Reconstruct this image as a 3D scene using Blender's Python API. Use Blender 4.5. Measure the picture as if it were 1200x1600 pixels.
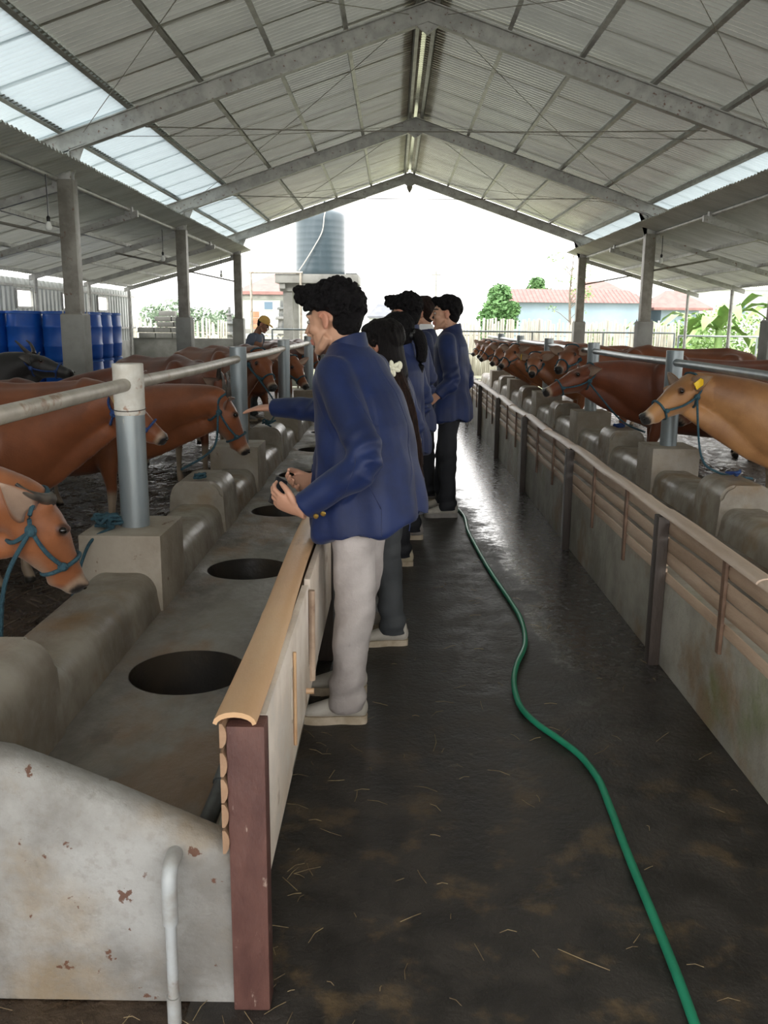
import bpy, bmesh, math, random
import numpy as np
from mathutils import Vector, Matrix, noise
R = math.radians
PI = math.pi
for o in list(bpy.data.objects):
    bpy.data.objects.remove(o, do_unlink=True)
SC = bpy.context.scene
COL = SC.collection
rnd = random.Random(7)

# ---------------------------------------------------------------- camera
cam_d = bpy.data.cameras.new('camera')
cam = bpy.data.objects.new('camera', cam_d)
COL.objects.link(cam)
SC.camera = cam
cam_d.sensor_fit = 'HORIZONTAL'
cam_d.sensor_width = 36.0
cam_d.lens = 36.0 * 1385.0 / 1200.0
cam_d.clip_start = 0.05
cam_d.clip_end = 600
_dy = np.array([15, -295, 1385.0]); _dy /= np.linalg.norm(_dy)
_dz = -np.array([-60, 6500, 1385.0]); _dz -= _dy * _dz.dot(_dy); _dz /= np.linalg.norm(_dz)
_dx = np.cross(_dy, _dz)
_M = np.array([_dx, _dy, _dz])
_r, _u, _f = _M @ [1, 0, 0], -(_M @ [0, 1, 0]), _M @ [0, 0, 1]
cam.matrix_world = Matrix(((_r[0], _u[0], -_f[0], 0), (_r[1], _u[1], -_f[1], 0), (_r[2], _u[2], -_f[2], 1.53), (0, 0, 0, 1)))

# ---------------------------------------------------------------- light
w = bpy.data.worlds.new('world'); SC.world = w
w.use_nodes = True
wn = w.node_tree
bg = wn.nodes['Background']
bg.inputs[0].default_value = (1.0, 0.985, 0.965, 1)
bg.inputs[1].default_value = 1.9
sd = bpy.data.lights.new('sun', 'SUN'); sd.energy = 1.2; sd.angle = R(25); sd.color = (1.0, 0.97, 0.9)
so = bpy.data.objects.new('sun', sd); COL.objects.link(so)
so.rotation_euler = (R(38), R(-22), 0)
SC.view_settings.view_transform = 'Standard'
SC.view_settings.look = 'None'
SC.view_settings.gamma = 1.0
SC.view_settings.exposure = 1.22
SC.view_settings.use_curve_mapping = False

# ---------------------------------------------------------------- materials
def mat(name, c1, c2=None, scale=4.0, rough=0.7, metal=0.0, bump=0.0, bscale=30.0, stains=(), vcol=False,
        stretch=(1, 1, 1), world=True, rough2=None, spec=0.5, detail=6, sheen=0.0, trans=0.0, bstretch=None, transl=0.0, groove_shade=0.0):
    m = bpy.data.materials.new(name); m.use_nodes = True
    t = m.node_tree; n = t.nodes; L = t.links
    b = n['Principled BSDF']
    b.inputs['Roughness'].default_value = rough
    b.inputs['Metallic'].default_value = metal
    b.inputs['Specular IOR Level'].default_value = spec
    if sheen: b.inputs['Sheen Weight'].default_value = sheen
    if world:
        g = n.new('ShaderNodeNewGeometry'); src = g.outputs['Position']
    else:
        g = n.new('ShaderNodeTexCoord'); src = g.outputs['Object']
    mp = n.new('ShaderNodeMapping'); mp.inputs['Scale'].default_value = stretch
    L.new(src, mp.inputs[0]); vec = mp.outputs[0]
    def noi(sc, det=detail, v=vec):
        x = n.new('ShaderNodeTexNoise'); x.inputs['Scale'].default_value = sc
        x.inputs['Detail'].default_value = det; x.inputs['Roughness'].default_value = 0.6
        L.new(v, x.inputs['Vector']); return x.outputs['Fac']
    def mr(f, lo, hi, a=0, bb=1):
        x = n.new('ShaderNodeMapRange'); x.interpolation_type = 'SMOOTHSTEP'
        x.inputs[1].default_value = lo; x.inputs[2].default_value = hi
        x.inputs[3].default_value = a; x.inputs[4].default_value = bb
        L.new(f, x.inputs[0]); return x.outputs[0]
    def mix(f, a, bcol, mode='MIX'):
        x = n.new('ShaderNodeMix'); x.data_type = 'RGBA'; x.blend_type = mode
        for s, v in ((x.inputs[0], f), (x.inputs[6], a), (x.inputs[7], bcol)):
            if isinstance(v, (int, float)): s.default_value = v
            elif isinstance(v, tuple): s.default_value = (*v[:3], 1)
            else: L.new(v, s)
        return x.outputs[2]
    col = c1
    if vcol:
        a = n.new('ShaderNodeVertexColor'); a.layer_name = 'Col'; col = mix(1.0, a.outputs['Color'], c1, 'MULTIPLY')
        if c2: col = mix(mr(noi(scale), 0.3, 0.7, 0, 1), col, mix(0.75, col, c2, 'MULTIPLY'))
    elif c2:
        col = mix(mr(noi(scale), 0.35, 0.65), c1, c2)
    for (sc, ss, lo, hi, amt) in stains:
        col = mix(mr(noi(ss), lo, hi, 0, amt), col, sc)
    if groove_shade:      # shading painted as stripes at the corrugation pitch so the waves show
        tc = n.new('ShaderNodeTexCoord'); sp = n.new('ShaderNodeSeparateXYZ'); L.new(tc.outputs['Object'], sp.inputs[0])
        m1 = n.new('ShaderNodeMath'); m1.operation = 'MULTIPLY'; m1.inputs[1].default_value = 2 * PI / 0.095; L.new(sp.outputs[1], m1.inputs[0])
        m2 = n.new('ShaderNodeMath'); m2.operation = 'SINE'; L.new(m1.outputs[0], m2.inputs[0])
        col = mix(mr(m2.outputs[0], 0.0, 0.9, 0, groove_shade), col, mix(1.0, col, (0.35, 0.33, 0.28), 'MULTIPLY'))
    if isinstance(col, tuple): b.inputs['Base Color'].default_value = (*col[:3], 1)
    else: L.new(col, b.inputs['Base Color'])
    if rough2 is not None:
        L.new(mr(noi(scale * 1.7), 0.4, 0.6, rough, rough2), b.inputs['Roughness'])
    if bump:
        bn = n.new('ShaderNodeBump'); bn.inputs['Strength'].default_value = min(1, bump); bn.inputs['Distance'].default_value = 0.02
        v = vec
        if bstretch:
            mp2 = n.new('ShaderNodeMapping'); mp2.inputs['Scale'].default_value = bstretch; L.new(src, mp2.inputs[0]); v = mp2.outputs[0]
        L.new(noi(bscale, 8, v), bn.inputs['Height']); L.new(bn.outputs[0], b.inputs['Normal'])
    if transl:  # lets light through otherwise opaque sheets, added to brighten their undersides
        tr = n.new('ShaderNodeBsdfTranslucent'); tr.inputs[0].default_value = (0.80, 0.93, 1.0, 1) if transl > 0.1 else (0.92, 0.96, 0.88, 1)
        ms = n.new('ShaderNodeMixShader'); ms.inputs[0].default_value = transl
        L.new(b.outputs[0], ms.inputs[1]); L.new(tr.outputs[0], ms.inputs[2]); L.new(ms.outputs[0], n['Material Output'].inputs[0])
    return m

RUST = (0.13, 0.045, 0.02)
MT = {}
MT['concrete'] = mat('concrete', (0.31, 0.305, 0.29), (0.18, 0.17, 0.155), 3.6, 0.75, bump=0.4, bscale=26, detail=10,
    stains=[((0.25, 0.17, 0.08), 2.1, 0.5, 0.68, 0.6), ((0.07, 0.06, 0.05), 6, 0.58, 0.72, 0.7), ((0.42, 0.42, 0.41), 1.6, 0.55, 0.7, 0.5), ((0.20, 0.18, 0.155), 42, 0.50, 0.70, 0.35), ((0.10, 0.035, 0.015), 17, 0.635, 0.665, 0.9)])
MT['trough'] = mat('trough_concrete', (0.15, 0.135, 0.12), (0.23, 0.215, 0.19), 2.5, 0.42, bump=0.5, bscale=16, rough2=0.75,
    stains=[((0.19, 0.105, 0.045), 1.9, 0.5, 0.66, 0.7), ((0.30, 0.29, 0.26), 4.3, 0.56, 0.7, 0.5), ((0.06, 0.055, 0.05), 3.1, 0.55, 0.68, 0.6)], stretch=(1, 0.6, 1))
MT['manger'] = mat('manger_concrete', (0.33, 0.30, 0.25), (0.20, 0.17, 0.135), 3.0, 0.36, bump=0.25, bscale=14, rough2=0.6,
    stains=[((0.22, 0.14, 0.065), 2.4, 0.5, 0.66, 0.65), ((0.42, 0.41, 0.38), 3.7, 0.57, 0.7, 0.55)])
MT['block'] = mat('block_concrete', (0.36, 0.315, 0.255), (0.25, 0.21, 0.16), 3.5, 0.6, bump=0.3, bscale=24,
    stains=[((0.12, 0.055, 0.025), 11, 0.64, 0.68, 0.85), ((0.33, 0.31, 0.28), 2.3, 0.5, 0.66, 0.5)])
MT['wallconc'] = mat('stained_wall_concrete', (0.36, 0.34, 0.29), (0.21, 0.195, 0.16), 2.4, 0.6, bump=0.4, bscale=20,
    stains=[((0.20, 0.12, 0.055), 2.2, 0.5, 0.66, 0.7), ((0.13, 0.16, 0.05), 1.7, 0.56, 0.7, 0.6), ((0.34, 0.33, 0.30), 4.1, 0.56, 0.7, 0.5)])
MT['white_sheet'] = mat('worn_whitewash', (0.80, 0.71, 0.62), (0.60, 0.49, 0.39), 4, 0.7, bump=0.3, bscale=30,
    stains=[((0.28, 0.17, 0.09), 6, 0.62, 0.70, 0.7), ((0.68, 0.66, 0.62), 2.0, 0.5, 0.65, 0.6)])
MT['bamboo'] = mat('bamboo_tan', (0.62, 0.40, 0.22), (0.50, 0.30, 0.165), 3, 0.42, bump=0.12, bscale=60, stretch=(1, 0.25, 1),
    stains=[((0.30, 0.16, 0.08), 9, 0.62, 0.72, 0.6), ((0.62, 0.42, 0.25), 2.5, 0.5, 0.65, 0.6)])
MT['slat'] = mat('weathered_slat', (0.56, 0.42, 0.31), (0.38, 0.265, 0.185), 4, 0.6, bump=0.3, bscale=50, stretch=(1, 0.2, 1),
    stains=[((0.20, 0.11, 0.07), 8, 0.6, 0.7, 0.7), ((0.62, 0.52, 0.42), 3.0, 0.55, 0.7, 0.5)])
MT['cap_grey'] = mat('weathered_bamboo_cap', (0.56, 0.44, 0.35), (0.42, 0.31, 0.23), 4, 0.45, bump=0.2, bscale=50, stretch=(1, 0.2, 1),
    stains=[((0.5, 0.42, 0.35), 3.0, 0.5, 0.68, 0.6)])
MT['bowl'] = mat('dark_wet_bowl', (0.028, 0.026, 0.024), (0.05, 0.04, 0.03), 5, 0.3, bump=0.2)
MT['batten'] = mat('brown_batten', (0.20, 0.12, 0.08), (0.12, 0.07, 0.045), 9, 0.6, bump=0.2)
MT['post_red'] = mat('red_brown_post', (0.075, 0.030, 0.025), (0.13, 0.058, 0.045), 9, 0.6, bump=0.4, bscale=40, stretch=(1, 1, 0.4),
    stains=[((0.36, 0.27, 0.22), 34, 0.64, 0.70, 0.8)])
MT['post_dark'] = mat('dark_wood_post', (0.032, 0.023, 0.019), (0.06, 0.045, 0.036), 7, 0.55, bump=0.3, bscale=40, stretch=(1, 1, 0.3))
MT['pipe'] = mat('painted_grey_pipe', (0.21, 0.25, 0.27), (0.30, 0.33, 0.335), 5, 0.36, 0.35, bump=0.06, bscale=40, stretch=(1, 1, 0.25),
    stains=[((0.42, 0.43, 0.40), 25, 0.68, 0.72, 0.8), (RUST, 13, 0.68, 0.74, 0.7)])
MT['rail'] = mat('worn_rail', (0.52, 0.48, 0.41), (0.40, 0.36, 0.30), 7, 0.45, 0.2, bump=0.1, bscale=50, stains=[((0.25, 0.13, 0.06), 9, 0.60, 0.68, 0.7)])
MT['whitepaint'] = mat('rust_stained_white_paint', (0.66, 0.65, 0.60), (0.52, 0.49, 0.43), 9, 0.5, stains=[((0.30, 0.13, 0.05), 14, 0.58, 0.66, 0.8)], bump=0.1)
MT['steel'] = mat('galvanised_steel', (0.42, 0.42, 0.40), (0.30, 0.30, 0.285), 6, 0.5, 0.3, bump=0.1, bscale=50, stains=[(RUST, 24, 0.62, 0.68, 0.8)])
MT['column'] = mat('grey_steel_column', (0.24, 0.23, 0.20), (0.17, 0.155, 0.13), 6, 0.5, 0.3, bump=0.1, bscale=50, stains=[(RUST, 18, 0.62, 0.7, 0.7)])
MT['purlin'] = mat('purlin_steel', (0.36, 0.36, 0.34), (0.25, 0.25, 0.23), 6, 0.45, 0.4)
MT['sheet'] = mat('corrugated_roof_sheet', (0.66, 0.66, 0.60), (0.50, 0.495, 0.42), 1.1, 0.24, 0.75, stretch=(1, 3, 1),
    stains=[((0.26, 0.245, 0.19), 0.8, 0.52, 0.72, 0.6)], transl=0.040, groove_shade=0.75)  # steel given added translucency to lift the dim underside
MT['sheet_eave_bright'] = mat('brightened_eave_sheet', (0.70, 0.76, 0.78), (0.62, 0.68, 0.70), 1.1, 0.35, 0.0, stretch=(1, 3, 1), transl=0.155, groove_shade=0.35)  # translucency stands in for daylight bounced up through the eave gap
MT['sheet_low'] = mat('dull_lean_to_sheet', (0.52, 0.51, 0.45), (0.40, 0.385, 0.33), 1.1, 0.40, 0.3, stretch=(1, 3, 1), transl=0.045, groove_shade=0.5)  # translucency added here too, for a brighter lean-to underside
MT['wallsheet'] = mat('ribbed_wall_sheet', (0.48, 0.50, 0.49), (0.40, 0.42, 0.41), 2, 0.5, 0.3)
MT['drum'] = mat('blue_plastic', (0.006, 0.07, 0.36), (0.008, 0.09, 0.42), 5, 0.38, bump=0.05, stains=[((0.12, 0.2, 0.42), 14, 0.66, 0.75, 0.5)])
MT['drum_lid'] = mat('pale_blue_lid', (0.05, 0.17, 0.50), None, 5, 0.4)
MT['hose'] = mat('green_hose_rubber', (0.014, 0.22, 0.12), (0.018, 0.27, 0.15), 6, 0.35)
MT['pvc'] = mat('worn_grey_pvc', (0.40, 0.42, 0.43), (0.30, 0.29, 0.27), 12, 0.4, stains=[((0.17, 0.09, 0.05), 11, 0.56, 0.66, 0.8)], bump=0.1)
MT['pvc_dark'] = mat('dark_pvc', (0.09, 0.10, 0.10), (0.05, 0.05, 0.05), 9, 0.45)
MT['rope'] = mat('blue_green_rope', (0.02, 0.06, 0.085), (0.035, 0.10, 0.13), 60, 0.8, bump=0.6, bscale=150)
MT['rope_blue'] = mat('blue_rope', (0.01, 0.03, 0.16), (0.03, 0.08, 0.22), 60, 0.8, bump=0.6, bscale=150)
MT['horn'] = mat('dark_horn', (0.035, 0.03, 0.028), (0.09, 0.075, 0.06), 20, 0.35)
MT['tag'] = mat('yellow_tag', (0.85, 0.55, 0.02), None, 5, 0.45)
MT['eye'] = mat('dark_eye', (0.008, 0.006, 0.005), None, 5, 0.08)
MT['cow'] = mat('cow_hide', (0.80, 0.78, 0.74), (0.60, 0.56, 0.54), 5, 0.45, vcol=True, world=False, bump=0.12, bscale=120, spec=0.35, sheen=0.15)
MT['skin'] = mat('skin', (1, 1, 1), (0.9, 0.85, 0.82), 14, 0.5, vcol=True, world=False, spec=0.4)
MT['hair'] = mat('black_hair', (0.0045, 0.004, 0.0045), (0.008, 0.007, 0.008), 60, 0.55, spec=0.10, world=False, bump=0.7, bscale=90)
MT['hair_brown'] = mat('dark_brown_hair', (0.030, 0.015, 0.011), (0.011, 0.006, 0.005), 30, 0.5, spec=0.15, world=False, bump=0.7, bscale=60, stretch=(5, 5, 0.6))
MT['hair_long'] = mat('long_black_hair', (0.005, 0.004, 0.0045), (0.010, 0.008, 0.008), 30, 0.45, spec=0.12, world=False, bump=0.7, bscale=60, stretch=(4, 4, 0.4))
MT['navy'] = mat('navy_cloth', (0.005, 0.012, 0.052), (0.0075, 0.019, 0.082), 5, 0.55, spec=0.3, world=False, bump=0.16, bscale=9, sheen=0.08)
MT['navy_dark'] = mat('dark_navy_cloth', (0.008, 0.016, 0.065), (0.010, 0.021, 0.08), 7, 0.65, world=False, bump=0.16, bscale=9, sheen=0.05)
MT['beige'] = mat('pale_trouser_cloth', (0.47, 0.43, 0.415), (0.33, 0.295, 0.28), 4, 0.8, world=False, bump=0.5, bscale=11)
MT['grey_cloth'] = mat('dark_grey_cloth', (0.06, 0.065, 0.07), (0.045, 0.05, 0.055), 6, 0.8, world=False, bump=0.2, bscale=11)
MT['black_cloth'] = mat('black_cloth', (0.009, 0.010, 0.014), (0.014, 0.015, 0.02), 6, 0.8, world=False, bump=0.2, bscale=11)
MT['white_cloth'] = mat('white_cloth', (0.75, 0.75, 0.74), None, 6, 0.8)
MT['eyewhite'] = mat('eye_white', (0.38, 0.34, 0.31), None, 6, 0.4)
MT['tee'] = mat('grey_blue_tee', (0.09, 0.11, 0.15), (0.07, 0.085, 0.12), 6, 0.8, world=False)
MT['shoe'] = mat('off_white_shoe', (0.50, 0.47, 0.42), (0.38, 0.35, 0.30), 9, 0.6, world=False, bump=0.15)
MT['sole'] = mat('cream_sole', (0.50, 0.42, 0.32), (0.36, 0.29, 0.2), 12, 0.7, world=False)
MT['shoe_cream'] = mat('cream_shoe', (0.52, 0.45, 0.33), (0.40, 0.34, 0.24), 9, 0.6, world=False)
MT['shoe_grey'] = mat('grey_shoe', (0.30, 0.28, 0.26), (0.22, 0.20, 0.19), 9, 0.6, world=False)
MT['gold'] = mat('brass_button', (0.45, 0.30, 0.08), None, 5, 0.3, 0.9)
MT['ivory'] = mat('ivory_plastic', (0.80, 0.78, 0.62), None, 5, 0.35)
MT['yellow_cap'] = mat('ochre_cap', (0.55, 0.33, 0.08), None, 5, 0.7)
MT['blackplastic'] = mat('black_plastic', (0.012, 0.012, 0.013), None, 5, 0.3)
MT['tank'] = mat('tank_grey', (0.045, 0.07, 0.085), (0.06, 0.085, 0.10), 3, 0.35, stains=[((0.2, 0.24, 0.26), 2.5, 0.6, 0.75, 0.4)], stretch=(1, 1, 0.2))
MT['towerc'] = mat('tower_concrete', (0.30, 0.30, 0.28), (0.2, 0.2, 0.185), 2, 0.8)
MT['redroof'] = mat('red_roof', (0.27, 0.145, 0.13), (0.21, 0.11, 0.10), 2, 0.7)
MT['greyroof'] = mat('grey_roof', (0.16, 0.17, 0.19), (0.12, 0.13, 0.15), 2, 0.7)
MT['housewhite'] = mat('white_render', (0.46, 0.48, 0.46), (0.40, 0.42, 0.40), 1, 0.8)
MT['housegrey'] = mat('pale_blue_render', (0.28, 0.36, 0.42), (0.24, 0.32, 0.38), 0.6, 0.8)
MT['glass'] = mat('window_glass', (0.08, 0.14, 0.20), None, 1, 0.1)
MT['shrine'] = mat('carved_stone', (0.10, 0.11, 0.11), (0.18, 0.18, 0.17), 4, 0.9, bump=0.6, bscale=12)
MT['brickorange'] = mat('orange_brick', (0.42, 0.22, 0.12), (0.3, 0.15, 0.09), 6, 0.8)
MT['picket'] = mat('dry_bamboo_picket', (0.44, 0.42, 0.36), (0.32, 0.30, 0.25), 5, 0.7, stretch=(1, 1, 0.3))
MT['leaf'] = mat('green_leaf', (0.08, 0.18, 0.06), (0.13, 0.26, 0.09), 2, 0.6)
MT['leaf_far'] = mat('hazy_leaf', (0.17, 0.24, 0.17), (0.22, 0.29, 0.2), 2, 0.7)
MT['slat_brown'] = mat('brown_slat', (0.34, 0.21, 0.125), (0.22, 0.13, 0.08), 6, 0.6, bump=0.3)
MT['leaf_light'] = mat('banana_leaf', (0.24, 0.38, 0.12), (0.17, 0.30, 0.09), 3, 0.5)
MT['grassdry'] = mat('yellow_green_grass', (0.36, 0.37, 0.13), (0.26, 0.33, 0.10), 3, 0.8)
MT['bark'] = mat('grey_bark', (0.2, 0.17, 0.13), (0.12, 0.1, 0.08), 8, 0.9)
MT['straw'] = mat('straw', (0.30, 0.23, 0.12), (0.16, 0.11, 0.06), 20, 0.7)
MT['bulb'] = mat('bulb_glass', (0.75, 0.76, 0.74), None, 5, 0.15)
MT['ground'] = mat('dusty_ground', (0.34, 0.33, 0.28), (0.24, 0.27, 0.15), 0.25, 0.9)
MT['manure'] = mat('manure_bedding', (0.035, 0.022, 0.014), (0.075, 0.05, 0.032), 7, 0.5, bump=1.0, bscale=16, rough2=0.25,
    stains=[((0.13, 0.085, 0.05), 13, 0.6, 0.7, 0.7)])
MT['lattice'] = mat('pale_lattice', (0.55, 0.53, 0.47), None, 4, 0.8)

def floor_material():
    m = bpy.data.materials.new('wet_walkway_concrete'); m.use_nodes = True
    t = m.node_tree; n = t.nodes; L = t.links; b = n['Principled BSDF']
    g = n.new('ShaderNodeNewGeometry'); P = g.outputs['Position']
    sx = n.new('ShaderNodeSeparateXYZ'); L.new(P, sx.inputs[0])
    def noi(sc, det=7, v=P, rg=0.6):
        x = n.new('ShaderNodeTexNoise'); x.inputs['Scale'].default_value = sc; x.inputs['Detail'].default_value = det
        x.inputs['Roughness'].default_value = rg
        L.new(v, x.inputs['Vector']); return x.outputs['Fac']
    def mth(op, a, c, cl=False):
        x = n.new('ShaderNodeMath'); x.operation = op; x.use_clamp = cl
        for s, v in ((x.inputs[0], a), (x.inputs[1], c)):
            if isinstance(v, (int, float)): s.default_value = v
            else: L.new(v, s)
        return x.outputs[0]
    def mr(f, lo, hi, a=0, bb=1):
        x = n.new('ShaderNodeMapRange'); x.interpolation_type = 'SMOOTHSTEP'
        for i, v in ((1, lo), (2, hi), (3, a), (4, bb)): x.inputs[i].default_value = v
        L.new(f, x.inputs[0]); return x.outputs[0]
    def mix(f, a, c):
        x = n.new('ShaderNodeMix'); x.data_type = 'RGBA'
        for s, v in ((x.inputs[0], f), (x.inputs[6], a), (x.inputs[7], c)):
            if isinstance(v, (int, float)): s.default_value = v
            elif isinstance(v, tuple): s.default_value = (*v, 1)
            else: L.new(v, s)
        return x.outputs[2]
    n1 = noi(1.3); n2 = noi(6); n3 = noi(22)
    # puddle along the right wall, wider farther away
    edge = mr(sx.outputs[1], 4.0, 12.5, 0.80, 0.30)
    d = mth('SUBTRACT', sx.outputs[0], edge)
    d = mth('ADD', d, mth('MULTIPLY', mth('SUBTRACT', n1, 0.5), 0.75))
    d = mth('ADD', d, mth('MULTIPLY', mth('SUBTRACT', n2, 0.5), 0.45))
    near = mr(sx.outputs[1], 2.6, 4.4, 0, 1)
    wet = mth('MULTIPLY', mr(d, -0.06, 0.10), near)
    spots = mth('MULTIPLY', mr(noi(3.1), 0.60, 0.66, 0, 0.8), mr(sx.outputs[0], 0.35, 0.75))
    spots = mth('MULTIPLY', spots, mr(sx.outputs[1], 3.2, 5.0))
    wet = mth('MAXIMUM', wet, spots)
    col = mix(mr(n2, 0.35, 0.65), (0.018, 0.0155, 0.0135), (0.045, 0.039, 0.034))
    sandy = mth('MULTIPLY', mr(noi(5.3, 10), 0.52, 0.66), mr(sx.outputs[1], 3.9, 1.7))
    col = mix(mth('MULTIPLY', sandy, 0.5), col, (0.19, 0.125, 0.06))
    col = mix(mr(noi(11), 0.62, 0.72, 0, 0.6), col, (0.075, 0.055, 0.035))
    col = mix(mr(n3, 0.66, 0.74, 0, 0.5), col, (0.10, 0.085, 0.065))
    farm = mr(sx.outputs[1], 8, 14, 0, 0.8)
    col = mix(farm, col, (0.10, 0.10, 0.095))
    col = mix(mth('MULTIPLY', wet, 0.6), col, (0.02, 0.018, 0.017))
    L.new(col, b.inputs['Base Color'])
    dry = mr(n2, 0.3, 0.7, 0.42, 0.62)
    r = n.new('ShaderNodeMix'); L.new(wet, r.inputs[0]); L.new(dry, r.inputs[2]); L.new(mr(noi(14), 0.35, 0.6, 0.30, 0.10), r.inputs[3])
    L.new(wet, b.inputs['Coat Weight']); L.new(mr(noi(24), 0.4, 0.6, 0.36, 0.14), b.inputs['Coat Roughness'])
    L.new(r.outputs[0], b.inputs['Roughness'])
    h = mth('ADD', mth('MULTIPLY', n2, 0.9), mth('MULTIPLY', noi(45, 6), 0.5))
    bs = n.new('ShaderNodeMix'); L.new(wet, bs.inputs[0]); bs.inputs[2].default_value = 0.8; bs.inputs[3].default_value = 0.20
    bn = n.new('ShaderNodeBump'); L.new(bs.outputs[0], bn.inputs['Strength']); bn.inputs['Distance'].default_value = 0.012
    L.new(h, bn.inputs['Height']); L.new(bn.outputs[0], b.inputs['Normal'])
    return m
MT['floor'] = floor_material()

# ---------------------------------------------------------------- mesh helpers
def V3(p): return Vector((float(p[0]), float(p[1]), float(p[2])))
def tube(pts, rad, n=12, up=(0, 0, 1), caps=True):
    """closed tube; rad = r or (r across, r along up)"""
    P = [V3(p) for p in pts]; N = len(P)
    if not isinstance(rad, (list,)): rad = [rad] * N
    vs, fs = [], []
    u0 = Vector(up)
    prev = None
    for i, p in enumerate(P):
        t = (P[min(i + 1, N - 1)] - P[max(i - 1, 0)])
        t = t.normalized() if t.length > 1e-9 else Vector((1, 0, 0))
        ref = prev if (prev is not None and abs(t.dot(u0.normalized())) > 0.98) else u0
        b = ref - t * t.dot(ref)
        if b.length < 1e-4:
            ref = Vector((1, 0, 0)) if abs(t.x) < 0.9 else Vector((0, 1, 0)); b = ref - t * t.dot(ref)
        b.normalize(); a = b.cross(t); prev = b
        r = rad[i]; ra, rb = (r if isinstance(r, (tuple, list)) else (r, r))
        for k in range(n):
            an = 2 * PI * k / n
            vs.append(p + a * (ra * math.cos(an)) + b * (rb * math.sin(an)))
    for i in range(N - 1):
        for k in range(n):
            k2 = (k + 1) % n
            fs.append((i * n + k, (i + 1) * n + k, (i + 1) * n + k2, i * n + k2))
    if caps:
        fs.append(tuple(range(n)))
        fs.append(tuple((N - 1) * n + k for k in reversed(range(n))))
    return vs, fs
def ell(c, r, rot=None, nu=14, nv=9):
    vs, fs = [], []
    M = rot if rot is not None else Matrix.Identity(3)
    c = V3(c)
    for j in range(1, nv):
        th = PI * j / nv
        for i in range(nu):
            ph = 2 * PI * i / nu
            vs.append(c + M @ Vector((r[0] * math.sin(th) * math.cos(ph), r[1] * math.sin(th) * math.sin(ph), r[2] * math.cos(th))))
    top = len(vs); vs.append(c + M @ Vector((0, 0, r[2]))); bot = len(vs); vs.append(c - M @ Vector((0, 0, r[2])))
    for j in range(nv - 2):
        for i in range(nu):
            i2 = (i + 1) % nu
            fs.append((j * nu + i, (j + 1) * nu + i, (j + 1) * nu + i2, j * nu + i2))
    for i in range(nu):
        i2 = (i + 1) % nu
        fs.append((top, i, i2)); fs.append((bot, (nv - 2) * nu + i2, (nv - 2) * nu + i))
    return vs, fs
def box(x0, x1, y0, y1, z0, z1, bev=0.0):
    vs = [Vector(v) for v in ((x0, y0, z0), (x1, y0, z0), (x1, y1, z0), (x0, y1, z0), (x0, y0, z1), (x1, y0, z1), (x1, y1, z1), (x0, y1, z1))]
    fs = [(0, 3, 2, 1), (4, 5, 6, 7), (0, 1, 5, 4), (1, 2, 6, 5), (2, 3, 7, 6), (3, 0, 4, 7)]
    if bev <= 0: return vs, fs
    bm = bmesh.new(); bv = [bm.verts.new(v) for v in vs]
    for f in fs: bm.faces.new([bv[i] for i in f])
    bmesh.ops.bevel(bm, geom=list(bm.edges), offset=bev, segments=2, affect='EDGES', profile=0.6)
    bm.verts.index_update()
    r = [v.co.copy() for v in bm.verts], [tuple(v.index for v in f.verts) for f in bm.faces]
    bm.free(); return r
def extrude_poly(poly, axis, a, b, steps=1):
    """poly: 2D points; axis 'y': poly is (x,z) swept along y ; 'x': poly is (y,z); 'z': poly is (x,y)"""
    n = len(poly); vs, fs = [], []
    for s in range(steps + 1):
        t = a + (b - a) * s / steps
        for (p, q) in poly:
            vs.append(Vector((p, t, q)) if axis == 'y' else Vector((t, p, q)) if axis == 'x' else Vector((p, q, t)))
    for s in range(steps):
        for k in range(n):
            k2 = (k + 1) % n
            fs.append((s * n + k, s * n + k2, (s + 1) * n + k2, (s + 1) * n + k))
    fs.append(tuple(reversed(range(n)))); fs.append(tuple(steps * n + k for k in range(n)))
    return vs, fs
def lathe(prof, c=(0, 0, 0), n=32):
    vs, fs = [], []; m = len(prof)
    for (r, z) in prof:
        for k in range(n):
            a = 2 * PI * k / n
            vs.append(Vector((c[0] + r * math.cos(a), c[1] + r * math.sin(a), c[2] + z)))
    for i in range(m - 1):
        for k in range(n):
            k2 = (k + 1) % n
            fs.append((i * n + k, i * n + k2, (i + 1) * n + k2, (i + 1) * n + k))
    fs.append(tuple(reversed(range(n)))); fs.append(tuple((m - 1) * n + k for k in range(n)))
    return vs, fs
def join(parts):
    vs, fs = [], []
    for v, f in parts:
        o = len(vs); vs.extend(v); fs.extend(tuple(i + o for i in x) for x in f)
    return vs, fs
def xf(part, M):
    return [M @ v for v in part[0]], part[1]
def mesh(name, parts, smooth=False, fixn=False):
    vs, fs = join(parts)
    me = bpy.data.meshes.new(name)
    me.from_pydata([tuple(v) for v in vs], [], fs)
    if fixn:
        bm = bmesh.new(); bm.from_mesh(me); bmesh.ops.recalc_face_normals(bm, faces=list(bm.faces)); bm.to_mesh(me); bm.free()
    me.validate(); me.update()
    if smooth:
        me.polygons.foreach_set('use_smooth', [True] * len(me.polygons))
    return me
def autosmooth(me, deg=40):
    try:
        me.polygons.foreach_set('use_smooth', [True] * len(me.polygons))
        bm = bmesh.new(); bm.from_mesh(me)
        for e in bm.edges:
            if len(e.link_faces) == 2 and e.calc_face_angle(0) > R(deg): e.smooth = False
        bm.to_mesh(me); bm.free()
    except Exception: pass
    return me
def link(name, me, m=None, parent=None, loc=None, rot=None):
    o = bpy.data.objects.new(name, me); COL.objects.link(o)
    if m is not None:
        if not me.materials: me.materials.append(MT[m] if isinstance(m, str) else m)
    if parent is not None: o.parent = parent
    if loc is not None: o.location = loc
    if rot is not None: o.rotation_euler = rot
    return o
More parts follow.
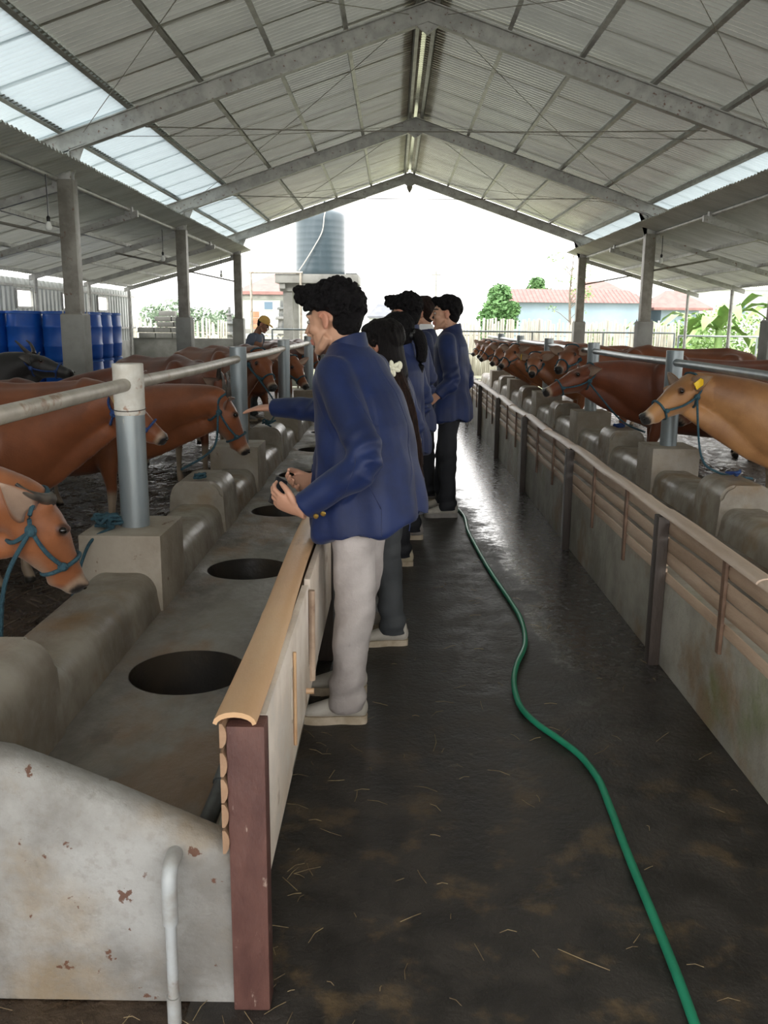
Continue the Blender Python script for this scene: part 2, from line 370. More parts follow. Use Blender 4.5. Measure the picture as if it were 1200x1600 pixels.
def obj(name, parts, m, parent=None, smooth='auto', loc=None, rot=None):
    me = mesh(name, parts, fixn=True)
    if smooth == 'auto': autosmooth(me)
    elif smooth: me.polygons.foreach_set('use_smooth', [True] * len(me.polygons))
    return link(name, me, m, parent, loc, rot)
def tag(o, label=None, cat=None, group=None, kind=None):
    if label: o['label'] = label
    if cat: o['category'] = cat
    if group: o['group'] = group
    if kind: o['kind'] = kind
    return o
def thing(name, label, cat, loc=(0, 0, 0), rz=0.0, group=None):
    o = bpy.data.objects.new(name, None); COL.objects.link(o)
    o.empty_display_size = 0.1
    o.location = loc; o.rotation_euler = (0, 0, rz)
    return tag(o, label, cat, group)
def struct_empty(name):
    o = bpy.data.objects.new(name, None); COL.objects.link(o); o.empty_display_size = 0.1
    o['kind'] = 'structure'; return o
def copy_tree(o, parent=None, label=None, loc=None, rz=None):
    c = o.copy(); COL.objects.link(c); c.parent = parent
    if label: c['label'] = label
    if loc is not None: c.location = loc
    if rz is not None: c.rotation_euler = (0, 0, rz)
    for ch in list(o.children): copy_tree(ch, c)
    return c
def fuse(parts, voxel, smooth=4, fac=0.5, name='body', disp=None, colf=None):
    me = mesh('tmp', parts)
    o = bpy.data.objects.new('tmp', me); COL.objects.link(o)
    md = o.modifiers.new('r', 'REMESH'); md.mode = 'VOXEL'; md.voxel_size = voxel; md.use_smooth_shade = True
    if smooth:
        ms = o.modifiers.new('s', 'SMOOTH'); ms.iterations = smooth; ms.factor = fac
    dg = bpy.context.evaluated_depsgraph_get(); dg.update()
    r = bpy.data.meshes.new_from_object(o.evaluated_get(dg))
    bpy.data.objects.remove(o, do_unlink=True); bpy.data.meshes.remove(me)
    r.name = name
    if disp:
        r.update()
        nr = [v.normal.copy() for v in r.vertices]
        for v, q in zip(r.vertices, nr):
            v.co += q * disp(v.co, q)
        r.update()
    r.polygons.foreach_set('use_smooth', [True] * len(r.polygons))
    if colf:
        ca = r.color_attributes.new('Col', 'FLOAT_COLOR', 'POINT')
        buf = []
        for v in r.vertices: buf.extend((*colf(v.co), 1.0))
        ca.data.foreach_set('color', buf)
    return r
def join_meshes(name, mes):
    """join meshes that carry a Col attribute into one mesh"""
    bm = bmesh.new()
    for m in mes: bm.from_mesh(m)
    r = bpy.data.meshes.new(name); bm.to_mesh(r); bm.free()
    r.polygons.foreach_set('use_smooth', [True] * len(r.polygons))
    return r
def spline(pts, n=8):
    """Catmull-Rom through points"""
    P = [V3(p) for p in pts]; out = []
    for i in range(len(P) - 1):
        a = P[max(i - 1, 0)]; b = P[i]; c = P[i + 1]; d = P[min(i + 2, len(P) - 1)]
        for k in range(n):
            t = k / n
            out.append(0.5 * ((2 * b) + (c - a) * t + (2 * a - 5 * b + 4 * c - d) * t * t + (3 * b - a - 3 * c + d) * t ** 3))
    out.append(P[-1]); return out
def lerp(a, b, t): return a + (b - a) * t
def sst(x, a, b):
    t = max(0.0, min(1.0, (x - a) / (b - a))); return t * t * (3 - 2 * t)
def mixc(a, b, t): return tuple(a[i] + (b[i] - a[i]) * t for i in range(3))
# ================================================================ SETTING
RX, RZ, EZ = 0.32, 4.71, 3.41          # ridge x, ridge z, height at the columns
XL, XR = -3.52, 4.20                   # column lines
YF = 20.9                              # far end of the barn
SL = (RZ - EZ) / (RX - XL)
SR = (RZ - EZ) / (XR - RX)
YC = [-0.6, 4.75, 10.0, 15.25, 20.6]

# ground + floors
g = obj('ground', [box(-150, 150, -12, 220, -0.35, -0.03)], 'ground'); tag(g, kind='structure')
ap = obj('floor_apron', [box(-3.2, -0.45, -3, 1.80, -0.06, -0.004)], 'manure'); tag(ap, kind='structure')
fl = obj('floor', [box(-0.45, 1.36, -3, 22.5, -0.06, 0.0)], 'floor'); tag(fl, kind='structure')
def pen_floor(name, x0, x1):
    nx, ny = 26, 110; vs = []; fs = []
    for j in range(ny + 1):
        for i in range(nx + 1):
            x = x0 + (x1 - x0) * i / nx; y = -3 + (23.5) * j / ny
            z = 0.045 + 0.05 * noise.noise(Vector((x * 1.6, y * 1.6, 0))) + 0.03 * noise.noise(Vector((x * 6, y * 6, 3)))
            vs.append(Vector((x, y, z)))
    for j in range(ny):
        for i in range(nx):
            a = j * (nx + 1) + i; fs.append((a, a + 1, a + nx + 2, a + nx + 1))
    me = mesh(name, [(vs, fs)], smooth=True)
    tag(link(name, me, 'manure'), kind='structure')
pen_floor('floor_left_pen', -6.3, -1.3)
pen_floor('floor_right_pen', 2.28, 6.65)

# ---------------------------------------------------------------- feeding troughs
def trough_slab(x0, x1, ys, z, cx, r, y0, y1, depth=0.22):
    """slab with round feeding bowls sunk in it"""
    vs, fs = [], []
    N = 48
    hw = 0.5 * (ys[1] - ys[0])
    def add(v): vs.append(Vector(v)); return len(vs) - 1
    segs = []
    prev = y0
    for yc in ys:
        a, b = yc - 0.42, yc + 0.42
        if a > prev:
            q = [add((x0, prev, z)), add((x1, prev, z)), add((x1, a, z)), add((x0, a, z))]; fs.append(tuple(q))
        outer, rim, lip, low, bot = [], [], [], [], []
        for k in range(N):
            an = 2 * PI * k / N; c, s = math.cos(an), math.sin(an)
            # ray to the rectangle
            tx = ((x1 - cx) / c) if c > 1e-6 else ((x0 - cx) / c) if c < -1e-6 else 1e9
            ty = (0.42 / abs(s)) if abs(s) > 1e-6 else 1e9
            t = min(tx, ty)
            outer.append(add((cx + c * t, yc + s * t, z)))
            rim.append(add((cx + c * (r + 0.03), yc + s * (r + 0.03), z + 0.004)))
            lip.append(add((cx + c * (r + 0.005), yc + s * (r + 0.005), z - 0.008)))
            low.append(add((cx + c * (r + .003), yc + s * (r + .003), z - 0.03)))
        for A, B in ((outer, rim), (rim, lip), (lip, low)):
            for k in range(N):
                k2 = (k + 1) % N
                fs.append((A[k], A[k2], B[k2], B[k]))
        # corner fill
        for (qx, qy) in ((x0, a), (x1, a), (x1, b), (x0, b)):
            ca = math.atan2(qy - yc, qx - cx) % (2 * PI)
            k = int(ca / (2 * PI) * N) % N
            fs.append((outer[k], add((qx, qy, z)), outer[(k + 1) % N]))
        prev = b
    if prev < y1:
        q = [add((x0, prev, z)), add((x1, prev, z)), add((x1, y1, z)), add((x0, y1, z))]; fs.append(tuple(q))
    return vs, fs
def curb_profile(side, top, low=0.0):
    # side=-1 : the cows are on the -x side ; x measured from the inner (trough) face
    h = top
    p = [(0.0, low), (0.0, 0.27), (-0.012, h - 0.10)]
    for k in range(1, 9):
        a = PI / 2 * k / 8; p.append((-0.012 - 0.085 * (1 - math.cos(a)), h - 0.10 + 0.10 * math.sin(a)))
    p.append((-0.20, h - 0.001))
    for k in range(0, 9):
        a = PI / 2 * k / 8; p.append((-0.235 - 0.085 * math.sin(a), h - 0.10 + 0.10 * math.cos(a)))
    p += [(-0.335, 0.2), (-0.34, low)]
    return p
def feed_trough(side, xin, xfront, pedY, humpY, y0, y1, label, holes=None):
    """xin: inner face of the manger curb; xfront: inner face of the walkway wall"""
    t = thing('feed_trough', label, 'feed trough', (xin, 4.0, 0))
    O = Vector((xin, 4.0, 0))
    def lo(part): return [v - O for v in part[0]], part[1]
    def P(name, parts, m, smooth='auto'): return obj(name, [lo(p) for p in parts], m, t, smooth)
    if holes:
        P('basin_floor', [trough_slab(xin - 0.02, xfront + 0.02, holes, 0.27, -0.745, 0.212, y0, y1)], 'trough', 'auto')
        for hy in holes:
            P('bowl', [lathe([(.02, -.005), (.15, .0), (.19, .03), (.206, .10), (.214, .262), (.216, .262), (.216, -.01), (.02, -.01)], (-0.745, hy, 0), 40)], 'bowl')
    else:
        P('basin_floor', [box(min(xin, xfront) - 0.02, max(xin, xfront) + 0.02, y0, y1, 0.15, 0.27)], 'trough')
    cp = [(xin + side * (-p[0]) * -1 if side < 0 else xin - p[0], p[1]) for p in curb_profile(side, 0.45)]
    cp = [(xin + (p[0] if side < 0 else -p[0]), p[1]) for p in curb_profile(side, 0.445)]
    P('curb', [extrude_poly(cp, 'y', y0, y1, 1)], 'manger')
    hp = [(xin + (p[0] - 0.004 if side < 0 else -p[0] + 0.004) * 1.0, p[1]) for p in curb_profile(side, 0.585)]
    hp = [(xin + (0.012 if side < 0 else -0.012) + (p[0] * 1.05 if side < 0 else -p[0] * 1.05), p[1]) for p in curb_profile(side, 0.585)]
    for hy in humpY:
        v, f = extrude_poly(hp, 'y', hy - 0.22, hy + 0.22, 1)
        bm = bmesh.new(); bv = [bm.verts.new(q) for q in v]
        for x in f: bm.faces.new([bv[i] for i in x])
        es = [e for e in bm.edges if abs(e.verts[0].co.y - e.verts[1].co.y) < 1e-6]
        bmesh.ops.bevel(bm, geom=es, offset=0.018, segments=2, affect='EDGES')
        bm.verts.index_update()
        part = ([q.co.copy() for q in bm.verts], [tuple(q.index for q in x.verts) for x in bm.faces]); bm.free()
        P('curb_hump', [part], 'manger')
    xa, xb = (xin - 0.35, xin + 0.012) if side < 0 else (xin - 0.012, xin + 0.35)
    for py in pedY:
        P('pedestal', [box(xa, xb, py - 0.21, py + 0.21, -0.02, 0.612, 0.008)], 'block')
    return t, P
pedL = [1.1, 3.96, 6.8, 9.65, 12.5, 15.35, 18.2]
pedR = [4.12, 6.94, 9.76, 12.58, 15.4, 18.22]
humpL = [2.33] + [(a + b) / 2 + 0.10 for a, b in zip(pedL[1:-1], pedL[2:])]
humpR = [2.71] + [(a + b) / 2 for a, b in zip(pedR[:-1], pedR[1:])]
holesY = [3.08, 4.48, 5.95, 7.42, 8.95, 10.4, 11.85, 13.3]
tL, PL = feed_trough(-1, -1.02, -0.40, pedL[1:], humpL, 1.86, 20.4, 'long concrete feed trough with round sunken bowls left of the walkway', holesY)
tR, PR = feed_trough(1, 2.0, 1.33, pedR, humpR, -1.0, 20.4, 'long concrete feed trough without bowls right of the walkway')
# near end wall of the left trough: sloping rounded top, falls towards the walkway
def end_wall():
    xs = [-0.334, -0.345, -0.40, -0.50, -0.62, -0.75, -0.84, -1.0, -1.3, -1.8, -2.6]
    tz = [0.37, 0.385, 0.405, 0.45, 0.505, 0.56, 0.595, 0.62, 0.625, 0.625, 0.625]
    vs, fs = [], []
    prof = lambda z: [(1.755, 0.0), (1.752, 0.15), (1.755, z - 0.05), (1.762, z - 0.02), (1.785, z), (1.83, z + 0.004), (1.865, z - 0.02), (1.885, z - 0.06), (1.93, 0.26), (1.95, 0.0)]
    n = 10
    for x, z in zip(xs, tz):
        for (y, q) in prof(z): vs.append(Vector((x, y, q)))
    for i in range(len(xs) - 1):
        for k in range(n):
            k2 = (k + 1) % n
            fs.append((i * n + k, i * n + k2, (i + 1) * n + k2, (i + 1) * n + k))
    fs.append(tuple(range(n))); fs.append(tuple((len(xs) - 1) * n + k for k in range(n)))
    return vs, fs
PL('end_wall', [end_wall()], 'concrete')
PL('front_wall', [box(-0.40, -0.331, 1.80, 20.4, 0.0, 0.375, 0.006)], 'wallconc')
PR('front_wall', [box(1.24, 1.33, -1.0, 20.4, 0.0, 0.42, 0.006)], 'wallconc')
# vertical pipe on the end wall with elbow
pv = thing('drain_pipe', 'grey upright pipe with an elbow on the near face of the trough end wall', 'pipe', (-0.47, 1.69, 0))
obj('pipe_section', [tube([(0.0, 0, -0.0), (0.0, 0.004, 0.30)], 0.0125, 16)], 'pvc', pv)
obj('elbow', [tube(spline([(0, 0.003, 0.25), (0, 0.004, 0.33), (0.0, 0.012, 0.362), (0.0, 0.035, 0.378), (0, 0.075, 0.38)], 5), [0.0172] * 21, 16)], 'pvc', pv)
obj('lower_socket', [tube([(0, 0, 0.0), (0, 0, 0.07)], 0.0155, 16)], 'pvc', pv)
# dark drain pipe and little valve inside the trough behind the near post
dp = thing('trough_pipe', 'dark pipe running slanting down into the trough corner behind the near post', 'pipe', (-0.40, 2.0, 0.27))
obj('pipe_section', [tube([(-0.06, -0.08, 0.02), (-0.025, 0.10, 0.10), (0.0, 0.26, 0.17)], 0.022, 12)], 'pvc_dark', dp)
obj('coupling', [tube([(-0.028, 0.085, 0.094), (-0.008, 0.2, 0.145)], 0.027, 12)], 'pvc_dark', dp)
vv = thing('valve', 'small metal valve poking over the trough beside the bamboo cap', 'valve', (-0.40, 2.05, 0.56))
obj('valve_body', [tube([(-0.01, 0, 0.0), (0.06, 0, 0.0)], 0.012, 10), tube([(-0.012, 0, -0.0), (-0.006, 0, 0)], 0.02, 8)], 'steel', vv)
obj('handle', [tube([(0.0, 0, 0.0), (0.0, 0, 0.022)], 0.006, 8), tube([(-0.018, 0, 0.022), (0.018, 0, 0.022)], 0.005, 8)], 'steel', vv)

# ---------------------------------------------------------------- walkway barriers: posts, slats, caps
def half_culm(xc, w, y0, y1, z, th, seed, flare=0.006, nn=None):
    """half bamboo lying round side up with node rings"""
    r = random.Random(seed); vs, fs = [], []
    L = y1 - y0; steps = max(8, int(L / 0.05)); K = 8
    nodes = [y0 + 0.03] + [y0 + L * q for q in (nn or (0.36, 0.7))]
    ph = r.uniform(0, 6)
    for i in range(steps + 1):
        y = y0 + L * i / steps
        bump = sum(math.exp(-((y - q) / 0.012) ** 2) for q in nodes) * 0.004
        ww = w * (1 + 0.05 * math.sin(y * 3 + ph)) * 0.5 + bump
        ox = 0.006 * math.sin(y * 2.1 + ph); oz = 0.006 * math.sin(y * 3.3 + ph * 2)
        for k in range(K + 1):
            a = PI * k / K
            vs.append(Vector((xc + ox - ww * math.cos(a), y, z + oz + (th + bump) * math.sin(a))))
        for k in range(K + 1):
            a = PI * (K - k) / K
            vs.append(Vector((xc + ox - (ww - 0.008) * math.cos(a), y, z + oz - 0.004 + (th - 0.008) * math.sin(a))))
    n = 2 * (K + 1)
    for i in range(steps):
        for k in range(n):
            k2 = (k + 1) % n
            fs.append((i * n + k, i * n + k2, (i + 1) * n + k2, (i + 1) * n + k))
    fs.append(tuple(range(n))); fs.append(tuple(steps * n + k for k in range(n)))
    return vs, fs
def slat_part(x, th, y0, y1, z0, z1, seed):
    r = random.Random(seed); vs, fs = [], []; S = 8; ph = r.uniform(0, 6)
    a0, a1 = r.uniform(-.006, .006), r.uniform(-.006, .006)
    K = 5
    for i in range(S + 1):
        t = i / S; y = lerp(y0, y1, t); dz = lerp(a0, a1, t) + 0.003 * math.sin(4 * t * PI + ph)
        for k in range(K + 1):      # front, bulging outwards
            q = k / K
            vs.append(Vector((x - th * math.sin(PI * q) ** 0.6 * 0.9, y, z0 + (z1 - z0) * q + dz)))
        vs.append(Vector((x + 0.006, y, z1 + dz))); vs.append(Vector((x + 0.006, y, z0 + dz)))
    n = K + 3
    for i in range(S):
        for k in range(n):
            k2 = (k + 1) % n
            fs.append((i * n + k, i * n + k2, (i + 1) * n + k2, (i + 1) * n + k))
    fs.append(tuple(range(n))); fs.append(tuple(S * n + k for k in range(n)))
    return vs, fs
postY = [1.76 + 2.13 * k for k in range(-1, 9)]
ordn = ['first', 'second', 'third', 'fourth', 'fifth', 'sixth', 'seventh', 'eighth', 'ninth', 'tenth']
ci = 0
for i, py in enumerate(postY):
    if i > 0:
        # left row
        m = 'post_red' if i == 1 else 'post_dark'
        lab = 'red-brown wooden post with pale flecks at the near end of the left barrier' if i == 1 else 'dark wooden barrier post, %s from the camera on the left side' % ordn[i - 1]
        o = obj('barrier_post', [box(-0.041, 0.041, -0.03, 0.03, 0, 0.695, 0.004)], m, loc=(-0.304, py, 0))
        tag(o, lab, 'post', 'left barrier posts')
    if i > 0:
        wj = 0.0
        lab = 'dark wooden barrier post, %s from the camera along the right walkway wall' % ordn[i - 1]
        o = obj('barrier_post', [box(-0.025, 0.025, -0.035, 0.035, 0, 0.70, 0.004)], 'post_dark', loc=(1.212, py, 0))
        tag(o, lab, 'post', 'right barrier posts')
# left bays
for i in range(1, 9):
    y0, y1 = postY[i] , postY[i + 1] if i < 9 else 20.2
    t = thing('slat_barrier', ('whitewashed slat barrier with a tan bamboo cap beside the man in pale trousers' if i == 1 else 'bamboo capped slat barrier, %s bay from the camera on the left side' % ordn[i - 1]), 'barrier', (-0.32, y0, 0), 0, 'left slat barriers')
    for k in range(5 if i == 1 else 4):
        zz = 0.395 + k * 0.062 if i == 1 else 0.40 + k * 0.078
        pt = slat_part(0, 0.010, (-0.035 if i == 1 else 0.0), y1 - y0 - 0.0, zz, zz + (0.055 if i == 1 else 0.068), i * 17 + k)
        obj('slat', [([Vector((-v.x, v.y, v.z)) + Vector((-0.032, 0, 0)) for v in pt[0]], pt[1])], 'slat' if i > 1 else 'slat_brown', t)
    if i == 1:
        # whitewashed board with two ragged gaps
        ys = [0.035, 0.42, 0.47, 0.52, 1.02, 1.05, 1.1, 2.1]
        def band(z, y): return z + 0.004 * math.sin(y * 9)
        B = [box(0.030, 0.052, 0.032, 0.50, 0.30, 0.695), box(0.030, 0.050, 0.545, 1.02, 0.30, 0.69), box(0.030, 0.050, 0.50, 0.545, 0.60, 0.69), box(0.030, 0.050, 0.50, 0.545, 0.30, 0.44),
             box(0.030, 0.050, 1.09, 2.10, 0.30, 0.69), box(0.030, 0.050, 1.02, 1.09, 0.30, 0.40)]
        for bb in B: obj('board', [bb], 'white_sheet', t)
        obj('batten', [tube([(0.056, 0.555, 0.36), (0.057, 0.548, 0.64)], 0.005, 6)], 'bamboo', t)
        obj('batten', [tube([(0.056, 1.07, 0.34), (0.057, 1.06, 0.66)], 0.012, 8)], 'slat', t)
        obj('peg', [tube([(0.04, 0.93, 0.36), (0.075, 0.93, 0.36)], 0.010, 8)], 'bamboo', t)
    else:
        for q in (0.33, 0.68):
            obj('batten', [tube([(0.032, q * (y1 - y0), 0.34), (0.034, q * (y1 - y0) + 0.01, 0.69)], (0.012), 6)], 'slat', t)
    cp = half_culm(0.0 if i > 1 else -0.012, 0.088 if i == 1 else 0.082, -0.03 if i == 1 else 0.0, (y1 - y0) + (0.02), 0.70, 0.026, i + 50, nn=(0.32, 0.66, 0.9))
    obj('bamboo_cap', [cp], 'bamboo' if i == 1 else 'cap_grey', t)
# right bays
for i in range(0, 9):
    y0, y1 = postY[i], postY[i + 1]
    lab = ('slatted bamboo barrier with thin battens, %s bay from the camera along the right wall' % ordn[max(i - 1, 0)]) if i > 0 else 'slatted barrier bay nearest beside the camera on the right wall'
    t = thing('slat_barrier', lab, 'barrier', (1.25, y0, 0), 0, 'right slat barriers')
    r = random.Random(100 + i)
    for k in range(4):
        zz = 0.385 + k * 0.079
        obj('slat', [slat_part(-0.002, 0.010, 0.0, y1 - y0, zz + r.uniform(-.004, .004), zz + 0.061 + r.uniform(-.006, .003), 200 + i * 17 + k)], 'slat', t)
    for q in (0.34, 0.67):
        yy = q * (y1 - y0) + r.uniform(-.05, .05)
        obj('batten', [box(-0.026, -0.012, yy - .017, yy + .017, .31 + r.uniform(-.02, .02), .697, .003)], 'batten', t)
    for q, (a, b) in enumerate(((0, 0.52), (0.5, 1.0))):
        ya, yb = a * (y1 - y0), b * (y1 - y0) + 0.02
        obj('bamboo_cap', [half_culm(r.uniform(-.004, .004) - 0.004, 0.078 + r.uniform(-.004, .006), ya, yb, 0.698 + 0.006 * q, 0.02, 300 + i * 3 + q)], 'cap_grey', t)

# ---------------------------------------------------------------- pipe railings over the mangers
def railing(xs, pedYs, label, side, y_start):
    t = thing('pipe_railing', label, 'railing', (xs, pedYs[0], 0.6))
    for i, py in enumerate(pedYs):
        dy = py - pedYs[0]
        z0, z1 = 0.01, 0.745
        p = obj('post', [lathe([(0.064, z0), (0.064, z1 - 0.003), (0.061, z1)], (0, dy, 0), 28)], 'pipe', t)
        if side < 0 and i == 1 - 0 and False: pass
        if side < 0 and i == 0:
            s = obj('painted_sleeve', [lathe([(0.066, 0.52), (0.0675, 0.53), (0.0675, z1 - 0.002), (0.064, z1 + 0.001)], (0, dy, 0), 28)], 'whitepaint', p)
            s['label'] = 'rust stained white painted top band'
            obj('wire', [tube([(0.070 * math.cos(a), dy + 0.070 * math.sin(a), 0.545 + 0.006 * math.sin(a)) for a in [k * PI / 12 for k in range(25)]], 0.0022, 5)], 'post_dark', p)
    # rail pieces between the posts
    ys = [y_start] + list(pedYs) + [20.5]
    for a, b in zip(ys[:-1], ys[1:]):
        obj('rail', [tube([(0, a - pedYs[0], 0.655), (0, (a + b) / 2 - pedYs[0], 0.648), (0, b - pedYs[0], 0.655)], 0.029, 14)], 'rail' if side < 0 else 'pipe', t)
railing(-1.175, pedL[1:], 'pipe railing with thick grey posts over the left trough', -1, 0.4)
railing(2.165, pedR[1:], 'pipe railing with thick grey posts over the right trough', 1, 0.4)

# ---------------------------------------------------------------- main roof
ceil = struct_empty('ceiling')
def corr(width, length, pitch, amp, seg=8, lift=0.0):
    """corrugated sheet: local x = down the slope, y = across, z up"""
    n = int(round(width / pitch * seg)); vs, fs = [], []
    rows = 2
    for s in range(rows):
        for k in range(n + 1):
            y = width * k / n
            vs.append(Vector((length * s / (rows - 1), y, amp * math.sin(2 * PI * y / pitch) + lift)))
    for s in range(rows - 1):
        for k in range(n):
            fs.append((s * (n + 1) + k, (s + 1) * (n + 1) + k, (s + 1) * (n + 1) + k + 1, s * (n + 1) + k + 1))
    return vs, fs
PW = 0.836
def solid(me, th=0.0016):
    return me
def sheet_mesh(L, m):
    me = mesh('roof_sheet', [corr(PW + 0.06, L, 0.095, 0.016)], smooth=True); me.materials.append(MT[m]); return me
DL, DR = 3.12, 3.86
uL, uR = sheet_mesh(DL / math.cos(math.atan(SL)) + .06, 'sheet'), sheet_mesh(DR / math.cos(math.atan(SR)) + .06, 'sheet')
cL, cR = sheet_mesh((4.75 - DL) / math.cos(math.atan(SL)), 'sheet_eave_bright'), sheet_mesh((4.75 - DR) / math.cos(math.atan(SR)), 'sheet_eave_bright')
def place_sheet(me, parent, x, y, z, ang, side, lift):
    o = bpy.data.objects.new('roof_sheet', me); COL.objects.link(o); o.parent = parent
    # side +1: runs down towards +x ; -1: towards -x
    if side > 0:
        o.rotation_euler = (0, ang, 0)
        o.location = (x, y, z + lift)
    else:
        o.rotation_euler = (0, ang, PI)
        o.location = (x, y + PW + 0.06, z + lift)
    return o
angL, angR = math.atan(SL), math.atan(SR)
ny = int((YF + 3.0) / PW) + 1
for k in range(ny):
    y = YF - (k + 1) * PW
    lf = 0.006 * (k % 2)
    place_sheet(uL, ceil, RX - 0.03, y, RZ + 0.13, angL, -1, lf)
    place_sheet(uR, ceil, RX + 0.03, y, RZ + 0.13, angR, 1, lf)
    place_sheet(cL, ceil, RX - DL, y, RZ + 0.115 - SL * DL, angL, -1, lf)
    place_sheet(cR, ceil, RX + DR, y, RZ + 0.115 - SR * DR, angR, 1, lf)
obj('ridge_cap', [extrude_poly([(RX - 0.25, RZ + 0.075), (RX, RZ + 0.165), (RX + 0.25, RZ + 0.075), (RX + 0.25, RZ + 0.080), (RX, RZ + 0.172), (RX - 0.25, RZ + 0.080)], 'y', -3, YF)], 'sheet', ceil)
# purlins (C sections) sitting on the rafters
offs = [0.09, 0.84, 1.60, 2.36, 3.12, 3.86, 4.5]
for sgn, S in ((-1, SL), (1, SR)):
    for d in offs:
        x = RX + sgn * d; z = RZ - S * d + 0.055
        a = math.atan(S) * (-sgn)
        # C profile in (x,z)
        pr = [(-0.022, 0.0), (0.022, 0.0), (0.022, 0.006), (-0.016, 0.006), (-0.016, 0.055), (0.022, 0.055), (0.022, 0.061), (-0.022, 0.061)]
        poly = [(x + p * math.cos(a) - (q) * math.sin(a) * (1), z + p * math.sin(a) + q * math.cos(a)) for p, q in pr]
        obj('purlin', [extrude_poly(poly, 'y', -3, YF)], 'purlin', ceil, smooth=False)
# tapered rafters
def rafter_profile(sgn, S, half):
    pass
for i, yc in enumerate(YC):
    th = 0.05
    fr = bpy.data.objects.new('roof_frame', None); COL.objects.link(fr); fr.parent = ceil
    for sgn, S in ((-1, SL), (1, SR)):
        X0 = RX; Lx = 4.25
        # I-section: flanges + web
        for (za, zb, hw) in ((0.0, 0.012, 0.05), (-0.19, -0.178, 0.05), (-0.18, 0.002, 0.008)):
            vs = []
            for x, dz in ((0.0, 0.0), (Lx, 0.0)):
                for yy in (-hw, hw):
                    for zz in (za, zb):
                        vs.append(Vector((X0 + sgn * x, yc + yy, RZ + 0.045 - S * x + zz)))
            fs = [(0, 1, 3, 2), (4, 6, 7, 5), (0, 4, 5, 1), (2, 3, 7, 6), (0, 2, 6, 4), (1, 5, 7, 3)]
            obj('rafter_flange' if hw > 0.02 else 'rafter_web', [(vs, fs)], 'steel', fr, smooth=False)
        # haunch plate at the column and gusset at the ridge
        xc = XL if sgn < 0 else XR
        zc = RZ - S * abs(xc - RX) - 0.145
        obj('gusset', [extrude_poly([(xc - 0.08, zc - 0.33), (xc + 0.08, zc - 0.33), (xc + 0.08 - sgn * 0.0, zc - 0.22), (xc - sgn * 0.22, zc + 0.03 + S * 0.22), (xc + sgn * 0.10, zc + 0.03 - S * 0.10)], 'y', yc - 0.008, yc + 0.008)], 'steel', fr, smooth=False)
        obj('ridge_gusset', [extrude_poly([(RX, RZ - 0.26), (RX + sgn * 0.13, RZ - 0.17), (RX + sgn * 0.13, RZ + 0.0), (RX, RZ + 0.03)], 'y', yc - 0.02, yc + 0.02)], 'steel', fr, smooth=False)
    for sgn, S in ((-1, SL), (1, SR)):
        pass
    if 2 <= i <= 3:
        zt = RZ - SL * 3.0
        pts = [(RX + (-3.0 + 6.0 * q / 24), yc + 0.12, zt - 0.13 - 0.03 * math.sin(PI * q / 24)) for q in range(25)]
        obj('tie_rod', [tube(pts, 0.007, 6)], 'column', fr)
for i in (2, 3):
    for sgn, S in ((-1, SL), (1, SR)):
        for a, b in ((0.2, 3.6), (3.6, 0.2)):
            ya, yb = YC[i] + 0.1, YC[i + 1] - 0.1
            pts = [(RX + sgn * lerp(a, b, q / 12), lerp(ya, yb, q / 12), RZ - S * lerp(a, b, q / 12) - 0.03 - 0.05 * math.sin(PI * q / 12)) for q in range(13)]
            obj('brace_rod', [tube(pts, 0.004, 6)], 'column', ceil)
    # same pair reaching in front of the first visible frame
for sgn, S in ((-1, SL), (1, SR)):
    for a, b in ((0.2, 3.6), (3.6, 0.2)):
        pts = [(RX + sgn * lerp(a, b, q / 12), lerp(YC[1] + 0.1, YC[2] - 0.1, q / 12), RZ - S * lerp(a, b, q / 12) - 0.03) for q in range(13)]
        obj('brace_rod', [tube(pts, 0.004, 6)], 'column', ceil)
# ridge lamp hook at the far gable
obj('ridge_finial', [lathe([(0.07, 0.0), (0.06, -0.05), (0.01, -0.14)], (RX, 20.62, RZ - 0.22), 10)], 'column', ceil)

# ---------------------------------------------------------------- columns
sides = ['left', 'right']
for s, xc in enumerate((XL, XR)):
    for i, yc in enumerate(YC):
        if i == 0: continue
        nm = {2: 'nearest', 3: 'middle', 4: 'farthest', 1: 'unseen near'}[i]
        t = thing('steel_column', '%s grey steel column on a concrete plinth along the %s side' % (nm, sides[s]) if i > 1 else 'grey steel column on a plinth close by the camera on the %s' % sides[s], 'column', (xc, yc, 0), 0, 'roof columns')
        hp = 1.59
        obj('plinth', [box(-0.125, 0.125, -0.125, 0.125, 0, hp, 0.006)], 'towerc', t)
        # C/box column: web + lips
        obj('shaft', [box(-0.085, 0.085, -0.075, 0.075, hp, 3.0, 0.004)], 'column', t)
        obj('upper_stub', [box(-0.06, 0.06, -0.05, 0.05, 3.0, 3.30, 0.003)], 'steel', t)
        obj('base_plate', [box(-0.115, 0.115, -0.11, 0.11, hp, hp + 0.012)], 'column', t)
        for by in (-1, 1):
            obj('bolt', [lathe([(0.010, 0), (0.010, 0.02), (0.006, 0.024)], (-0.10, by * 0.09, hp + 0.012), 8)], 'steel', t)
            obj('bolt', [lathe([(0.010, 0), (0.010, 0.02), (0.006, 0.024)], (0.10, by * 0.09, hp + 0.012), 8)], 'steel', t)

